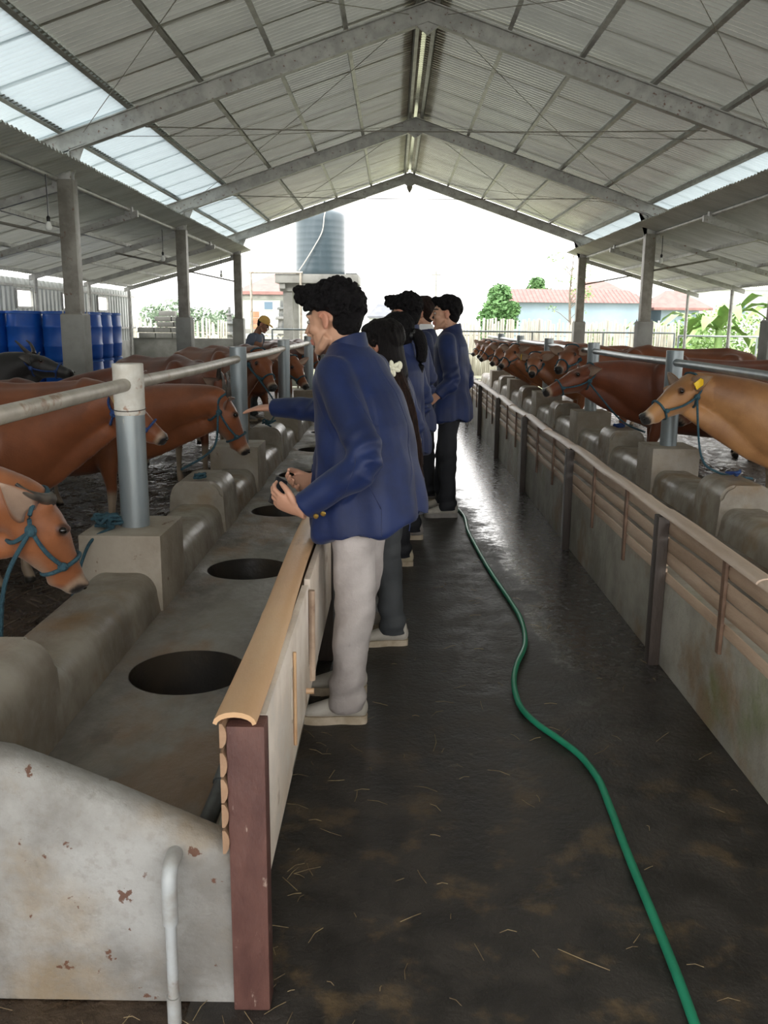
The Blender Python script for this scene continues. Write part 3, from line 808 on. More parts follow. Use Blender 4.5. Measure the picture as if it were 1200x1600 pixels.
# ---------------------------------------------------------------- lean-to roofs
LT = {}
def lean_to(name, sgn, xin, xcol, xout, zin, slope, outer):
    c = struct_empty(name)
    ang = math.atan(slope)
    ln = abs(xout - xin) / math.cos(ang) + 0.12
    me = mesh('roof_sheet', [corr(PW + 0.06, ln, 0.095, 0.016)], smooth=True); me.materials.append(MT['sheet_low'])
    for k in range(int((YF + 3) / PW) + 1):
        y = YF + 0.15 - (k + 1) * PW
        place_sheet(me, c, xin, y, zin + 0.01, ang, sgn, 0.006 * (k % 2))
    zat = lambda x: zin - slope * abs(x - xin)
    # round pipe purlin by the column with brackets, then boxed purlins
    px = xcol - sgn * 0.02
    obj('pipe_purlin', [tube([(px + sgn * 0.12, -3, zat(px) - 0.06), (px + sgn * 0.12, YF, zat(px) - 0.06)], 0.03, 10)], 'steel', c)
    xs = [lerp(xcol, xout, q) for q in (0.36, 0.68, 0.97)]
    for x in xs:
        obj('purlin', [box(x - 0.022, x + 0.022, -3, YF, zat(x) - 0.066, zat(x) - 0.012)], 'steel', c, smooth=False)
    yy = [y for y in YC] + [(a + b) / 2 for a, b in zip(YC[:-1], YC[1:])]
    for y in sorted(yy):
        vs = []
        for x in (xcol - sgn * 0.02, xout):
            for dy in (-0.03, 0.03):
                for dz in (-0.155, -0.07): vs.append(Vector((x, y + dy, zat(x) + dz)))
        fs = [(0, 1, 3, 2), (4, 6, 7, 5), (0, 4, 5, 1), (2, 3, 7, 6), (0, 2, 6, 4), (1, 5, 7, 3)]
        obj('rafter', [(vs, fs)], 'steel', c, smooth=False)
        obj('bracket', [box(px + sgn * 0.12 - 0.05, px + sgn * 0.12 + 0.05, y - 0.04, y + 0.04, zat(px) - 0.14, zat(px) - 0.02)], 'steel', c, smooth=False)
    for y in YC[1:]:
        # knee brace from column down-slope
        obj('knee_brace', [tube([(xcol + sgn * 0.08, y - 0.09, 2.42), (lerp(xcol, xout, 0.42), y - 0.09, zat(lerp(xcol, xout, 0.42)) - 0.13)], 0.018, 6)], 'column', c)
    for y in [q for q in sorted(yy) if q > 4]:
        o = obj('outer_pole', [tube([(outer, y, -0.02), (outer, y, zat(outer) - 0.06)], 0.035, 10)], 'steel', c)
    return c, zat
lt1, zL = lean_to('ceiling_left', -1, -3.28, XL, -6.1, 3.13, 0.285, -6.0)
lt2, zR = lean_to('ceiling_right', 1, 3.93, XR, 6.85, 3.14, 0.285, 6.62)

# ---------------------------------------------------------------- left outer wall (ribbed sheets on a concrete base)
wl = struct_empty('wall_left')
obj('base_wall', [box(-6.45, -6.28, -3, 21.95, 0, 1.08, 0.004)], 'towerc', wl)
def ribbed(y0, y1, z0, z1):
    vs, fs = [], []; x = -6.30
    prof = []
    y = y0; st = 0
    pitch = 0.19
    while y < y1 - 1e-6:
        for dy, dx in ((0, 0), (0.05, 0), (0.065, -0.028), (0.13, -0.028), (0.145, 0)):
            if y + dy <= y1: prof.append((x + dx, y + dy))
        y += pitch
    prof.append((x, y1))
    n = len(prof)
    for z in (z0, z1):
        for p in prof: vs.append(Vector((p[0], p[1], z)))
    for k in range(n - 1): fs.append((k, k + 1, n + k + 1, n + k))
    return vs, fs
wins = [(13.0, 13.7), (15.1, 15.8), (17.2, 17.9), (19.25, 19.95)]
y = -3.0
edges = [-3.0]
for a, b in wins: edges += [a, b]
edges.append(21.85)
for k in range(len(edges) - 1):
    a, b = edges[k], edges[k + 1]
    iswin = (a, b) in wins
    n = max(1, int(round((b - a) / 0.95)))
    for j in range(n):
        p, q = lerp(a, b, j / n), lerp(a, b, (j + 1) / n)
        if iswin:
            link('wall_sheet', mesh('wall_sheet', [ribbed(p, q, 1.08, 1.74)]), 'wallsheet', wl)
            link('wall_sheet', mesh('wall_sheet', [ribbed(p, q, 2.03, 2.22)]), 'wallsheet', wl)
            obj('window_frame', [box(-6.31, -6.27, a, b, 1.72, 1.755), box(-6.31, -6.27, a, b, 2.015, 2.05), box(-6.31, -6.27, a, a + 0.035, 1.755, 2.015), box(-6.31, -6.27, b - 0.035, b, 1.755, 2.015)], 'steel', wl, smooth=False)
        else:
            link('wall_sheet', mesh('wall_sheet', [ribbed(p, q, 1.08, 2.22)]), 'wallsheet', wl)
for z in (1.35, 2.07):
    obj('girt', [box(-6.27, -6.23, 14.0, 21.85, z, z + 0.04)], 'steel', wl, smooth=False)
# back wall, left part
wb = struct_empty('wall_back')
obj('low_wall', [box(-6.3, -2.2, 21.8, 21.95, 0, 1.13, 0.004)], 'towerc', wb)
# right outer low wall
wr = struct_empty('wall_right')
obj('low_wall', [box(6.68, 6.8, -3, 21.5, 0, 0.92, 0.004)], 'towerc', wr)
# ================================================================ CATTLE
BROWN = (0.27, 0.088, 0.033); DEEP = (0.19, 0.055, 0.022); TAN = (0.46, 0.235, 0.095); ORANGE = (0.34, 0.125, 0.05); BLACK = (0.03, 0.029, 0.03); CREAM = (0.60, 0.46, 0.32)
def leaf_ear(L, wmax, colo, coli):
    """cupped ear along +x, opening towards +z"""
    nu, nv = 9, 6; vs, fs = [], []; cols = []
    for layer in (0, 1):
        for i in range(nu + 1):
            u = i / nu; wd = wmax * math.sin(PI * min(1, (u * 0.92 + 0.08)) ** 0.75) * (1 if u < 0.98 else 0.3) + 0.006
            for j in range(nv + 1):
                v = -1 + 2 * j / nv
                y = wd * v; z = 0.55 * wd * v * v - (0.008 if layer else 0.0) - 0.02 * u * u
                vs.append(Vector((L * u, y, z))); cols.append(colo if layer or abs(v) > 0.9 else coli)
    W = nv + 1; off = (nu + 1) * W
    for i in range(nu):
        for j in range(nv):
            a = i * W + j
            fs.append((a, a + W, a + W + 1, a + 1)); b = a + off
            fs.append((b, b + 1, b + W + 1, b + W))
    for i in range(nu):
        a = i * W; fs.append((a, a + off, a + off + W, a + W)); a = i * W + nv; fs.append((a, a + W, a + off + W, a + off))
    for j in range(nv):
        a = nu * W + j; fs.append((a, a + off, a + off + 1, a + 1)); a = j; fs.append((a, a + 1, a + off + 1, a + off))
    me = mesh('ear', [(vs, fs)], smooth=True)
    ca = me.color_attributes.new('Col', 'FLOAT_COLOR', 'POINT')
    buf = []
    for c in cols: buf.extend((*c, 1))
    ca.data.foreach_set('color', buf)
    return me
def basis(x, z):
    x = x.normalized(); z = (z - x * z.dot(x)).normalized(); y = z.cross(x)
    m = Matrix((x, y, z)).transposed().to_4x4(); return m
def make_cow(label, loc, rz, s, poll, muz, col=BROWN, dark=None, horn=None, halter='rope', tagear=0, lead=None, voxel=0.016, ear_up=0.15, group=None, world=True, step=0.06, hl=0.46, roll=0.0, fat=1.0, face=None, ear_back=0.0):
    t = thing('cow', label, 'cow', loc, rz, group)
    Rm = Matrix.Rotation(-rz, 3, 'Z')
    f = lambda p: (Rm @ (Vector(p) - Vector(loc))) / s
    P = f(poll) if world else Vector(poll); Mz = f(muz) if world else Vector(muz)
    d = (Mz - P).normalized(); L = hl
    hx = Vector((d.x, d.y, 0))
    if hx.length < 0.25: hx = hx * 0.3 + Vector((0.3, 0, 0))
    if face is not None: hx = Rm @ Vector((math.cos(face), math.sin(face), 0))
    hx.normalize()
    n = (hx * (-d.z) + Vector((0, 0, 1)) * math.sqrt(max(0, 1 - d.z ** 2)))
    n = (n - d * n.dot(d)).normalized()
    if roll: n = Matrix.Rotation(roll, 3, d) @ n
    lat = n.cross(d)
    H = lambda tt, l=0, q=0: P + d * (tt * L) + lat * l + n * q
    sp = []
    tor = [(0.14, 0.90, 0.10, 0.09), (0.08, 0.88, 0.22, 0.155), (-0.05, 0.86, 0.33, 0.20), (-0.25, 0.845, 0.365, 0.235), (-0.5, 0.82, 0.365, 0.26), (-0.78, 0.80, 0.375, 0.285), (-1.02, 0.83, 0.355, 0.28), (-1.22, 0.90, 0.30, 0.245), (-1.40, 0.95, 0.22, 0.18), (-1.50, 0.98, 0.11, 0.10)]
    sp.append(tube([(x, 0, zc) for x, zc, h, wd in tor], [(wd * fat, h) for x, zc, h, wd in tor], 22))
    # withers and hip ridges
    sp.append(tube([(0.02, 0, 1.06), (-0.12, 0, 1.175), (-0.3, 0, 1.165), (-0.7, 0, 1.14), (-1.1, 0, 1.155), (-1.38, 0, 1.10)], [0.05, 0.05, 0.055, 0.055, 0.06, 0.05], 10))
    for q in (-1, 1):
        sp.append(ell((-1.08, q * 0.17, 1.08), (0.12, 0.06, 0.07)))
        sp.append(ell((-0.03, q * 0.13, 0.95), (0.14, 0.10, 0.25)))
        sp.append(ell((-1.25, q * 0.14, 0.82), (0.21, 0.12, 0.27)))
    end = P - d * 0.0 - n * 0.065
    p1 = Vector((0.06, 0, 0.90)); mid = lerp(p1, end, 0.5) + Vector((0, 0, 0.035))
    nk = spline([(-0.28, 0, 0.92), p1, mid, end - d * 0.02, H(0.12, 0, -0.06)], 5)
    rr = []
    for i in range(len(nk)):
        q = i / (len(nk) - 1); rr.append((lerp(0.18, 0.078, sst(q, 0.05, 0.95)), lerp(0.33, 0.088, sst(q, 0.0, 0.9))))
    sp.append(tube(nk, rr, 18, up=(0, 0, 1) if abs((end - p1).normalized().z) < 0.9 else (1, 0, 0)))
    # dewlap
    th = H(0.35, 0, -0.17)
    sp.append(tube([(0.04, 0, 0.66), lerp(Vector((0.14, 0, 0.72)), th, 0.25), lerp(Vector((0.14, 0, 0.76)), th, 0.6), th + n * 0.05], [(0.07, 0.12), (0.055, 0.13), (0.040, 0.10), (0.025, 0.04)], 12))
    sp.append(ell((0.06, 0, 0.74), (0.13, 0.13, 0.20)))
    # head
    hs = [(-0.10, .055, .055, -.030), (0.0, .082, .080, -.040), (.16, .097, .104, -.054), (.34, .096, .112, -.064), (.52, .070, .092, -.056), (.70, .054, .070, -.048), (.86, .050, .056, -.044), (.96, .045, .047, -.042), (1.01, .026, .028, -.042)]
    sp.append(tube([H(a, 0, o) for a, _, _, o in hs], [(wd, h) for _, wd, h, _ in hs], 18, up=n))
    for q in (-1, 1):
        sp.append(ell(H(.30, q * .078, .014), (.032, .032, .026)))
        sp.append(ell(H(.93, q * .03, -.010), (.026, .026, .022)))
        sp.append(ell(H(.03, q * .055, .0), (.035, .04, .035)))
    sp.append(ell(H(.80, 0, -.088), (.05, .04, .03)))
    # legs
    for q, ph in ((-1, 0.0), (1, step)):
        x = -0.02 + ph
        sp.append(tube([(-0.06, q * .12, .86), (-0.04 + ph * .3, q * .125, .62), (x, q * .125, .44), (x + 0.005, q * .125, .38), (x - 0.005, q * .125, .20), (x, q * .125, .11), (x + .025, q * .125, .055), (x + .03, q * .125, 0.0)],
                       [(.085, .13), (.065, .085), (.043, .050), (.040, .046), (.028, .030), (.036, .038), (.036, .040), (.046, .052)], 12, up=(1, 0, 0)))
    for q, ph in ((-1, -step), (1, step * 0.5)):
        x = -1.30 + ph
        sp.append(tube([(-1.22, q * .13, .88), (-1.18, q * .15, .68), (-1.27 + ph * .5, q * .145, .52), (x - .06, q * .14, .40), (x - .045, q * .14, .34), (x - .01, q * .14, .16), (x + .0, q * .14, .10), (x + .03, q * .14, .05), (x + .035, q * .14, 0.0)],
                       [(.10, .18), (.09, .125), (.055, .075), (.038, .055), (.035, .045), (.027, .030), (.036, .036), (.036, .040), (.045, .052)], 12, up=(1, 0, 0)))
    sp.append(tube([(-1.46, 0, 1.08), (-1.54, 0, 1.0), (-1.56, 0, .8), (-1.55, 0.01, .55), (-1.55, 0.01, .42)], [.035, .026, .018, .014, .026], 8))
    dk = dark or tuple(c * 0.55 for c in col)
    isb = col == BLACK
    pale = (0.55, 0.46, 0.36) if not isb else (0.09, 0.085, 0.08)
    def cf(co):
        c = col
        nz = noise.noise(co * 3.1)
        c = mixc(c, dk, 0.45 * sst(co.z + nz * 0.12, 1.02, 1.22))
        if col != TAN: c = mixc(c, dk, 0.35 * sst(nz, 0.0, 0.6))
        else: c = mixc(c, dk, 0.45 * sst(nz, -0.1, 0.5))
        dm = (co - H(0.98, 0, -0.035)).length
        hp = co - P; ht = hp.dot(d) / L; hn = hp.dot(n); hl_ = abs(hp.dot(lat))
        near_head = -0.2 < ht < 1.1 and abs(hn + 0.05) < 0.2 and hl_ < 0.14
        if co.z < 0.75 and not near_head: c = mixc(c, tuple(min(1, q * 1.35) for q in col), sst(co.z, 0.7, 0.5) * .5)
        if co.x < -1.38 and 0.45 < co.z < 1.0: c = mixc(c, pale, sst(co.x, -1.38, -1.47) * .8)
        if co.z < 0.40 and not near_head: c = mixc(c, pale, sst(co.z, 0.40, 0.34) * .85)
        if co.z < 0.05: c = (0.03, 0.025, 0.02)
        if near_head:
            c = mixc(c, tuple(min(1, q * 1.25) for q in col), 0.5)
            if hn < -0.09: c = mixc(c, pale, 0.55 * sst(hn, -0.09, -0.14) * sst(ht, 0.3, 0.7))
            if dm < 0.088: c = mixc(pale, c, sst(dm, 0.066, 0.088) * .7 + .3)
            if dm < 0.066 and hn > -0.075: c = mixc((0.018, 0.016, 0.017), c, sst(dm, 0.052, 0.066))
            de = min((co - H(.30, .092, .010)).length, (co - H(.30, -.092, .010)).length)
            if de < 0.034: c = mixc((0.06, 0.025, 0.015), c, sst(de, 0.020, 0.034))
        return c
    me = fuse(sp, voxel / s, 9, 0.5, 'body', colf=cf)
    me.transform(Matrix.Diagonal((s, s, s, 1)))
    link('body', me, 'cow', t)
    S = Matrix.Diagonal((s, s, s, 1))
    def part(name, parts, m, par=t): return obj(name, [xf(p, S) for p in parts], m, par)
    # ears
    eo = tuple(c * 0.9 for c in col); ei = (0.50, 0.36, 0.28) if not isb else (0.10, 0.09, 0.085)
    ears = []
    for q in (-1, 1):
        em = leaf_ear(0.185, 0.052, eo, ei)
        dirx = (lat * q * 1.0 - d * 0.12 + n * ear_up)
        Mx = basis(dirx, d * 0.75 + n * 0.25)
        if ear_back: Mx = basis(lat * q * .5 - d * ear_back - n * .15, lat * q * .8 + d * .5 + n * .3)
        Mx.translation = H(.05, q * .082, -.02) if not ear_back else H(.0, q * .085, -.075)
        em.transform(S @ Mx)
        ears.append(link('ear', em, 'cow', t))
    if tagear:
        q = tagear
        c = H(.05, q * .082, -.02) + (lat * q - d * 0.12 + n * ear_up).normalized() * 0.10
        Mx = basis(Vector(d), lat * q); Mx.translation = c
        part('ear_tag', [xf(box(0.0, 0.07, -0.027, 0.027, -0.004, 0.004, 0.003), Mx), xf(box(-0.03, 0.01, -0.012, 0.012, -0.003, 0.003), Mx)], 'tag')
    # eyes, nostrils
    for q in (-1, 1):
        e = part('eye', [ell(H(.30, q * .091, .008), (.017, .017, .015), nu=14, nv=9)], 'eye')
        part('nostril', [ell(H(.975, q * .026, -.018), (.011, .011, .009), nu=8, nv=6)], 'eye')
    if horn:
        hlen, back, up_, out = horn
        for q in (-1, 1):
            b0 = H(.0, q * .055, .025)
            pts = spline([b0, b0 + lat * q * out * .5 + n * up_ * .35 - d * back * .25, b0 + lat * q * out * .85 + n * up_ * .8 - d * back * .65, b0 + lat * q * out * .8 + n * up_ * 1.0 - d * back], 5)
            part('horn', [tube(pts, [lerp(.030, .006, (i / (len(pts) - 1)) ** 0.8) for i in range(len(pts))], 10)], 'horn')
    # halter
    if halter:
        def ring(tt, gx, gn, off):
            return [H(tt, gx * math.cos(a), off + gn * math.sin(a)) for a in [k * PI / 10 for k in range(21)]]
        rp = [tube(ring(.66, .064, .080, -.048), .0085, 6, up=tuple(d))]
        kn = []
        for q in (-1, 1):
            rp.append(tube(spline([H(.66, q * .064, -.05), H(.40, q * .103, -.085), H(.12, q * .108, -.09), H(-.04, q * .100, -.05), H(-.07, q * .065, .025), H(-.07, 0, .042)], 5), .0085, 6))
            kn.append(ell(H(.64, q * .070, -.055), (.022, .02, .018), nu=8, nv=6)); kn.append(ell(H(.14, q * .112, -.095), (.024, .022, .024), nu=8, nv=6))
        rp.append(tube(spline([H(.14, -.108, -.09), H(.2, -.06, -.165), H(.2, .06, -.165), H(.14, .108, -.09)], 5), .0085, 6))
        hb = part('halter', rp, halter)
        for kk in kn: part('knot', [kk], halter, hb)
        if lead:
            pts = [H(.16, lead[0] * .112, -.11)] + [f(p) for p in lead[1:]]
            part('lead_rope', [tube(spline(pts, 8), .0085, 6)], halter, hb)
    return t

cows = []
# ---- left pens
make_cow('tan-brown cow with dark curved horns lowering its head to the trough at the lower left', (-2.12, 3.12, 0.04), 0.0, 0.97, (-1.30, 3.20, 0.88), (-1.17, 3.30, 0.505), ORANGE, face=R(34), horn=(0.20, .13, -.085, .09), ear_back=.8, tagear=0, lead=(-1, (-1.42, 3.1, 0.55), (-1.46, 3.1, 0.1)), voxel=0.013, hl=0.40, ear_up=-0.05)
make_cow('large brown cow reaching its head past the nearest thick grey railing post', (-2.16, 4.82, 0.04), R(-10), 0.845, (-1.48, 4.78, 1.14), (-1.205, 4.83, 0.89), BROWN, horn=None, halter='rope_blue', tagear=-1, voxel=0.015, hl=0.42)
make_cow('brown horned cow with blue halter sniffing the ledge before the second left post', (-1.93, 6.15, 0.03), 0.0, 0.90, (-1.15, 6.05, 1.02), (-0.98, 6.10, 0.64), BROWN, face=R(22), horn=(0.2, .17, .06, .05), voxel=0.015, hl=0.46, lead=(-1, (-1.2, 5.9, 0.7), (-1.35, 5.6, 0.60)))
make_cow('red-brown cow standing behind the nearest left post, head hidden by it', (-2.75, 6.95, 0.03), R(5), 0.86, (-2.05, 7.05, 1.12), (-1.80, 7.0, 0.80), DEEP, halter=None, voxel=0.022)
make_cow('dark grey bull with a pale horn in front of the blue drums', (-4.12, 9.0, 0.03), R(0), 0.98, (-3.62, 8.95, 1.17), (-3.22, 8.95, 1.04), BLACK, horn=(0.2, .14, .10, .10), voxel=0.02, halter='rope_blue')
make_cow('dark red cow behind the horned one, small ear and horn showing', (-1.88, 8.22, 0.03), R(-48), 0.97, (-1.47, 7.62, 1.06), (-1.30, 7.55, 0.72), DEEP, horn=(0.2, .10, .12, .08), voxel=0.02, halter=None)
make_cow('big red-brown cow holding its face between the second and third left posts', (-1.78, 9.85, 0.03), R(-54), 1.0, (-1.36, 9.12, 1.22), (-1.12, 8.80, 0.80), BROWN, voxel=0.02, halter='rope', lead=(-1, (-1.15, 8.7, 0.75), (-1.15, 8.3, 0.6)))
make_cow('brown cow behind the outstretched arm, third left post in front of it', (-1.82, 11.85, 0.03), R(-48), 0.98, (-1.25, 11.2, 1.08), (-1.02, 10.95, 0.72), BROWN, voxel=0.022, halter='rope')
pL = make_cow('chestnut cow far down the left pens beside the thin third post', (-1.80, 14.6, 0.03), R(-50), 0.96, (-1.3, 13.9, 1.12), (-1.08, 13.65, 0.82), DEEP, voxel=0.028, halter='rope', horn=(.2, .1, .1, .06), group='distant cows in the left pens')
for k, (yy, zz, lb) in enumerate(((16.4, R(-46), 'chestnut cow second from the far end of the left pens'), (18.0, R(-52), 'chestnut cow at the far end of the left pens'))):
    copy_tree(pL, label=lb, loc=(-1.80, yy, 0.03), rz=zz)
# ---- right pens
r1 = make_cow('tan cow with blue halter and yellow ear tag looking over the right trough', (2.72, 5.95, 0.03), PI - R(3), 0.925, (1.985, 6.02, 1.175), (1.63, 5.90, 0.925), TAN, dark=(0.20, 0.075, 0.028), halter='rope', tagear=1, lead=(1, (2.03, 5.80, 0.70), (2.12, 5.72, 0.60), (2.35, 5.72, 0.56)), voxel=0.013, ear_up=0.35, hl=0.47)
make_cow('red-brown cow stretching its head past the second right post', (2.52, 8.55, 0.03), PI, 0.99, (1.84, 8.50, 1.13), (1.41, 8.40, 0.93), DEEP, dark=(0.12, 0.03, 0.014), halter='rope', voxel=0.015, hl=0.5, lead=(1, (2.1, 8.2, 0.68), (2.25, 7.9, 0.6)))
make_cow('dark brown cow with a blue rope standing behind the tan one', (3.15, 7.25, 0.03), PI + R(4), 0.92, (2.55, 7.25, 1.08), (2.25, 7.2, 0.72), DEEP, halter='rope_blue', voxel=0.022)
make_cow('brown cow looking out above the neck of the red-brown one', (2.72, 10.45, 0.03), PI, 1.04, (2.04, 10.35, 1.26), (1.83, 10.0, 1.06), BROWN, voxel=0.02, halter='rope', ear_up=0.1)
make_cow('orange-brown cow facing the camera with a yellow tag in its ear', (2.45, 11.75, 0.03), PI + R(10), 0.97, (1.82, 11.55, 1.14), (1.72, 11.15, 0.92), ORANGE, voxel=0.02, halter='rope', tagear=-1, ear_up=0.2)
pR = make_cow('brown cow with its muzzle against the fourth right post', (2.35, 13.5, 0.03), PI, 1.0, (1.80, 13.4, 1.20), (1.58, 13.15, 0.97), ORANGE, dark=(.14, .04, .02), voxel=0.025, halter='rope', group='distant cows in the right pens')
for k, (yy, zz, lb) in enumerate(((15.0, PI + R(4), 'brown cow next behind the fourth right post'), (16.6, PI - R(5), 'brown cow third from the far end of the right pens'), (18.1, PI + R(3), 'brown cow second from the far end of the right pens'), (19.4, PI - R(2), 'brown cow at the very far end of the right pens'))):
    copy_tree(pR, label=lb, loc=(2.35 + 0.04 * k, yy, 0.0 - 0.0), rz=zz)
# rope tangles tied on the concrete
def tangle(name, label, c, r, m, n, seed, h=0.05):
    q = random.Random(seed); parts = []
    pts = []
    for k in range(n):
        a = q.uniform(0, 2 * PI); rr = r * math.sqrt(q.random())
        pts.append((rr * math.cos(a) * 1.2, rr * math.sin(a), 0.009 + h * q.random()))
    o = obj(name, [tube(spline(pts, 5), 0.0075, 6)], m, loc=c); tag(o, label, 'rope')
tangle('rope', 'frayed blue-green rope bundle wound beside the foot of the nearest post', (-1.285, 3.90, 0.615), 0.06, 'rope', 26, 3, 0.05)
tangle('rope', 'small dark blue rope knot on the hump of the left trough', (-1.17, 5.30, 0.59), 0.035, 'rope', 14, 5, 0.03)
tangle('rope', 'blue rope knot on the far left hump below the reaching hand', (-1.13, 8.1, 0.59), 0.06, 'rope', 18, 6, 0.06)
tangle('rope', 'blue rope knot tied around the second right hump', (2.12, 8.3, 0.59), 0.05, 'rope_blue', 16, 8, 0.03)
tangle('rope', 'blue rope looped under the chest of the tan cow', (2.2, 5.62, 0.59), 0.055, 'rope_blue', 16, 9, 0.03)
o = obj('lead_rope', [tube(spline([(-1.25, 3.88, 0.62), (-1.30, 3.76, 0.60), (-1.34, 3.72, 0.52), (-1.38, 3.66, 0.35), (-1.45, 3.55, 0.12)], 6), 0.007, 6)], 'rope'); tag(o, 'thin grey-blue rope hanging over the edge of the nearest left pedestal', 'rope')
# ================================================================ PEOPLE
SKIN = (0.50, 0.285, 0.19); SKIN2 = (0.42, 0.235, 0.155)
def hand_parts(wr, fwd, pn, s=1.0, curl=0.5, thumb=1, spread=0.0):
    fwd = V3(fwd).normalized(); pn = V3(pn); pn = (pn - fwd * pn.dot(fwd)).normalized(); lat = pn.cross(fwd) * thumb
    wr = V3(wr); out = []
    out.append(tube([wr - fwd * .03 * s, wr, wr + fwd * .03 * s, wr + fwd * .065 * s, wr + fwd * .088 * s], [(.027 * s, .021 * s), (.028 * s, .019 * s), (.037 * s, .017 * s), (.041 * s, .015 * s), (.038 * s, .011 * s)], 14, up=pn))
    for k, (o, ln) in enumerate(((.030, .074), (.0105, .082), (-.0095, .076), (-.029, .060))):
        p = wr + fwd * (.083 - abs(o) * .15) * s + lat * o * s
        pts = [p - fwd * .012 * s, p]; a = 0.12 + curl * 0.35; dr = fwd
        for j, fr in enumerate((.45, .30, .25)):
            ang = a if j == 0 else a + curl * (0.75 * j)
            dr = fwd * math.cos(ang) + pn * math.sin(ang) + lat * (o * spread * 8)
            p = p + dr.normalized() * ln * fr * s; pts.append(p)
        out.append(tube(pts, [.0100 * s, .0098 * s, .0092 * s, .0085 * s, .0062 * s], 8, up=lat))
        out.append(ell(pts[-1], (.0072 * s,) * 3, nu=8, nv=6))
    tb = wr + fwd * .022 * s + lat * .028 * s
    t1 = tb + (fwd * .75 + lat * .65 + pn * .25 * curl).normalized() * .038 * s
    t2 = t1 + (fwd * .93 + lat * (.35 - .3 * curl) + pn * .6 * curl).normalized() * .030 * s
    t3 = t2 + (fwd * .95 + lat * (.1 - .4 * curl) + pn * .8 * curl).normalized() * .024 * s
    out.append(tube([tb - fwd * .012 * s - lat * .01 * s, tb, t1, t2, t3], [.014 * s, .0145 * s, .012 * s, .0108 * s, .0075 * s], 8, up=pn))
    out.append(ell(t3, (.008 * s,) * 3, nu=8, nv=6))
    return out
def head_parts(female=False):
    """head frame: x forward, y left, z up, origin mid head; height about 0.23"""
    o = []
    o.append(ell((-.014, 0, .036), (.096, .076, .082)))
    o.append(ell((.028, 0, .010), (.064, .064, .075)))
    o.append(ell((.032, 0, -.040), (.056, .056, .070)))
    o.append(ell((.038, 0, -.078), (.046, .046 if not female else .040, .034)))
    o.append(ell((.072, 0, -.100), (.020, .022, .016)))
    for q in (-1, 1):
        o.append(tube([(-.005, q * .058, -.055), (.03, q * .046, -.088), (.068, q * .018, -.104)], [.018, .018, .014], 8))
        o.append(ell((.052, q * .040, -.022), (.030, .022, .022)))
        o.append(tube([(.086, q * .008, .030), (.082, q * .030, .034), (.066, q * .052, .026)], [.009, .010, .008], 8))
        o.append(ell((.101, q * .012, -.036), (.010, .008, .008)))
        # ear
        rr = Matrix.Rotation(q * R(-20), 3, 'Z') @ Matrix.Rotation(R(-12), 3, 'Y')
        o.append(ell((-.014, q * .077, -.004), (.019, .007, .031), rr))
        o.append(tube([(-.010 + .019 * math.cos(a), q * (.082), .002 + .028 * math.sin(a)) for a in [R(20 + 22 * k) for k in range(12)]], [.0042] * 12, 6))
    o.append(tube([(.086, 0, .026), (.094, 0, .010), (.105, 0, -.010), (.115, 0, -.028), (.108, 0, -.038)], [.009, .0085, .0095, .012, .009], 10))
    o.append(ell((.090, 0, -.058), (.012, .024, .0075)))
    o.append(ell((.089, 0, -.0705), (.011, .021, .0075)))
    o.append(ell((.084, 0, -.048), (.012, .018, .010)))
    return o
def shoe(par, x, y, yaw, m_up, m_sole, s=1.0, inv=None):
    ol = []
    pts = [(-.085, 0.0), (-.078, .028), (-.04, .036), (.02, .034), (.08, .045), (.13, .046), (.165, .034), (.182, .008), (.176, -.018), (.14, -.038), (.08, -.044), (.02, -.034), (-.04, -.034), (-.075, -.026)]
    M = Matrix.Translation((x, y, 0)) @ Matrix.Rotation(yaw, 4, 'Z') @ Matrix.Diagonal((s, s, s, 1))
    sm = [v for v in spline([(*p, 0) for p in pts + [pts[0]]], 3)][:-1]
    sh = obj('shoe', [xf(tube([(-.055, 0, .055), (-.02, 0, .06)], .01, 6), M)], m_up, par)
    up = fuse([tube([(-.062, 0, .052), (-.02, 0, .062), (.05, 0, .056), (.11, 0, .046), (.150, 0, .038), (.172, 0, .032)], [(.033, .040), (.035, .046), (.038, .040), (.040, .028), (.034, .022), (.016, .012)], 14),
               tube([(-.045, 0, .07), (-.042, 0, .118)], [.038, .034], 14), ell((-.058, 0, .06), (.03, .033, .045))], .006, 4, name='shoe')
    up.transform(M)
    old = sh.data; sh.data = up; up.materials.append(MT[m_up]); bpy.data.meshes.remove(old)
    v, f = extrude_poly([(p.x, p.y) for p in sm], 'z', 0.0, 0.032)
    so = obj('sole', [xf((v, f), M)], m_sole, sh)
    lc = []
    for k in range(4):
        xx = .03 + .02 * k; zz = .098 - .0115 * k
        lc.append(tube([(xx, -.022, zz - .012), (xx + .006, 0, zz), (xx, .022, zz - .012)], .0028, 5))
    obj('laces', [xf(q, M) for q in lc], m_up, sh)
    return sh
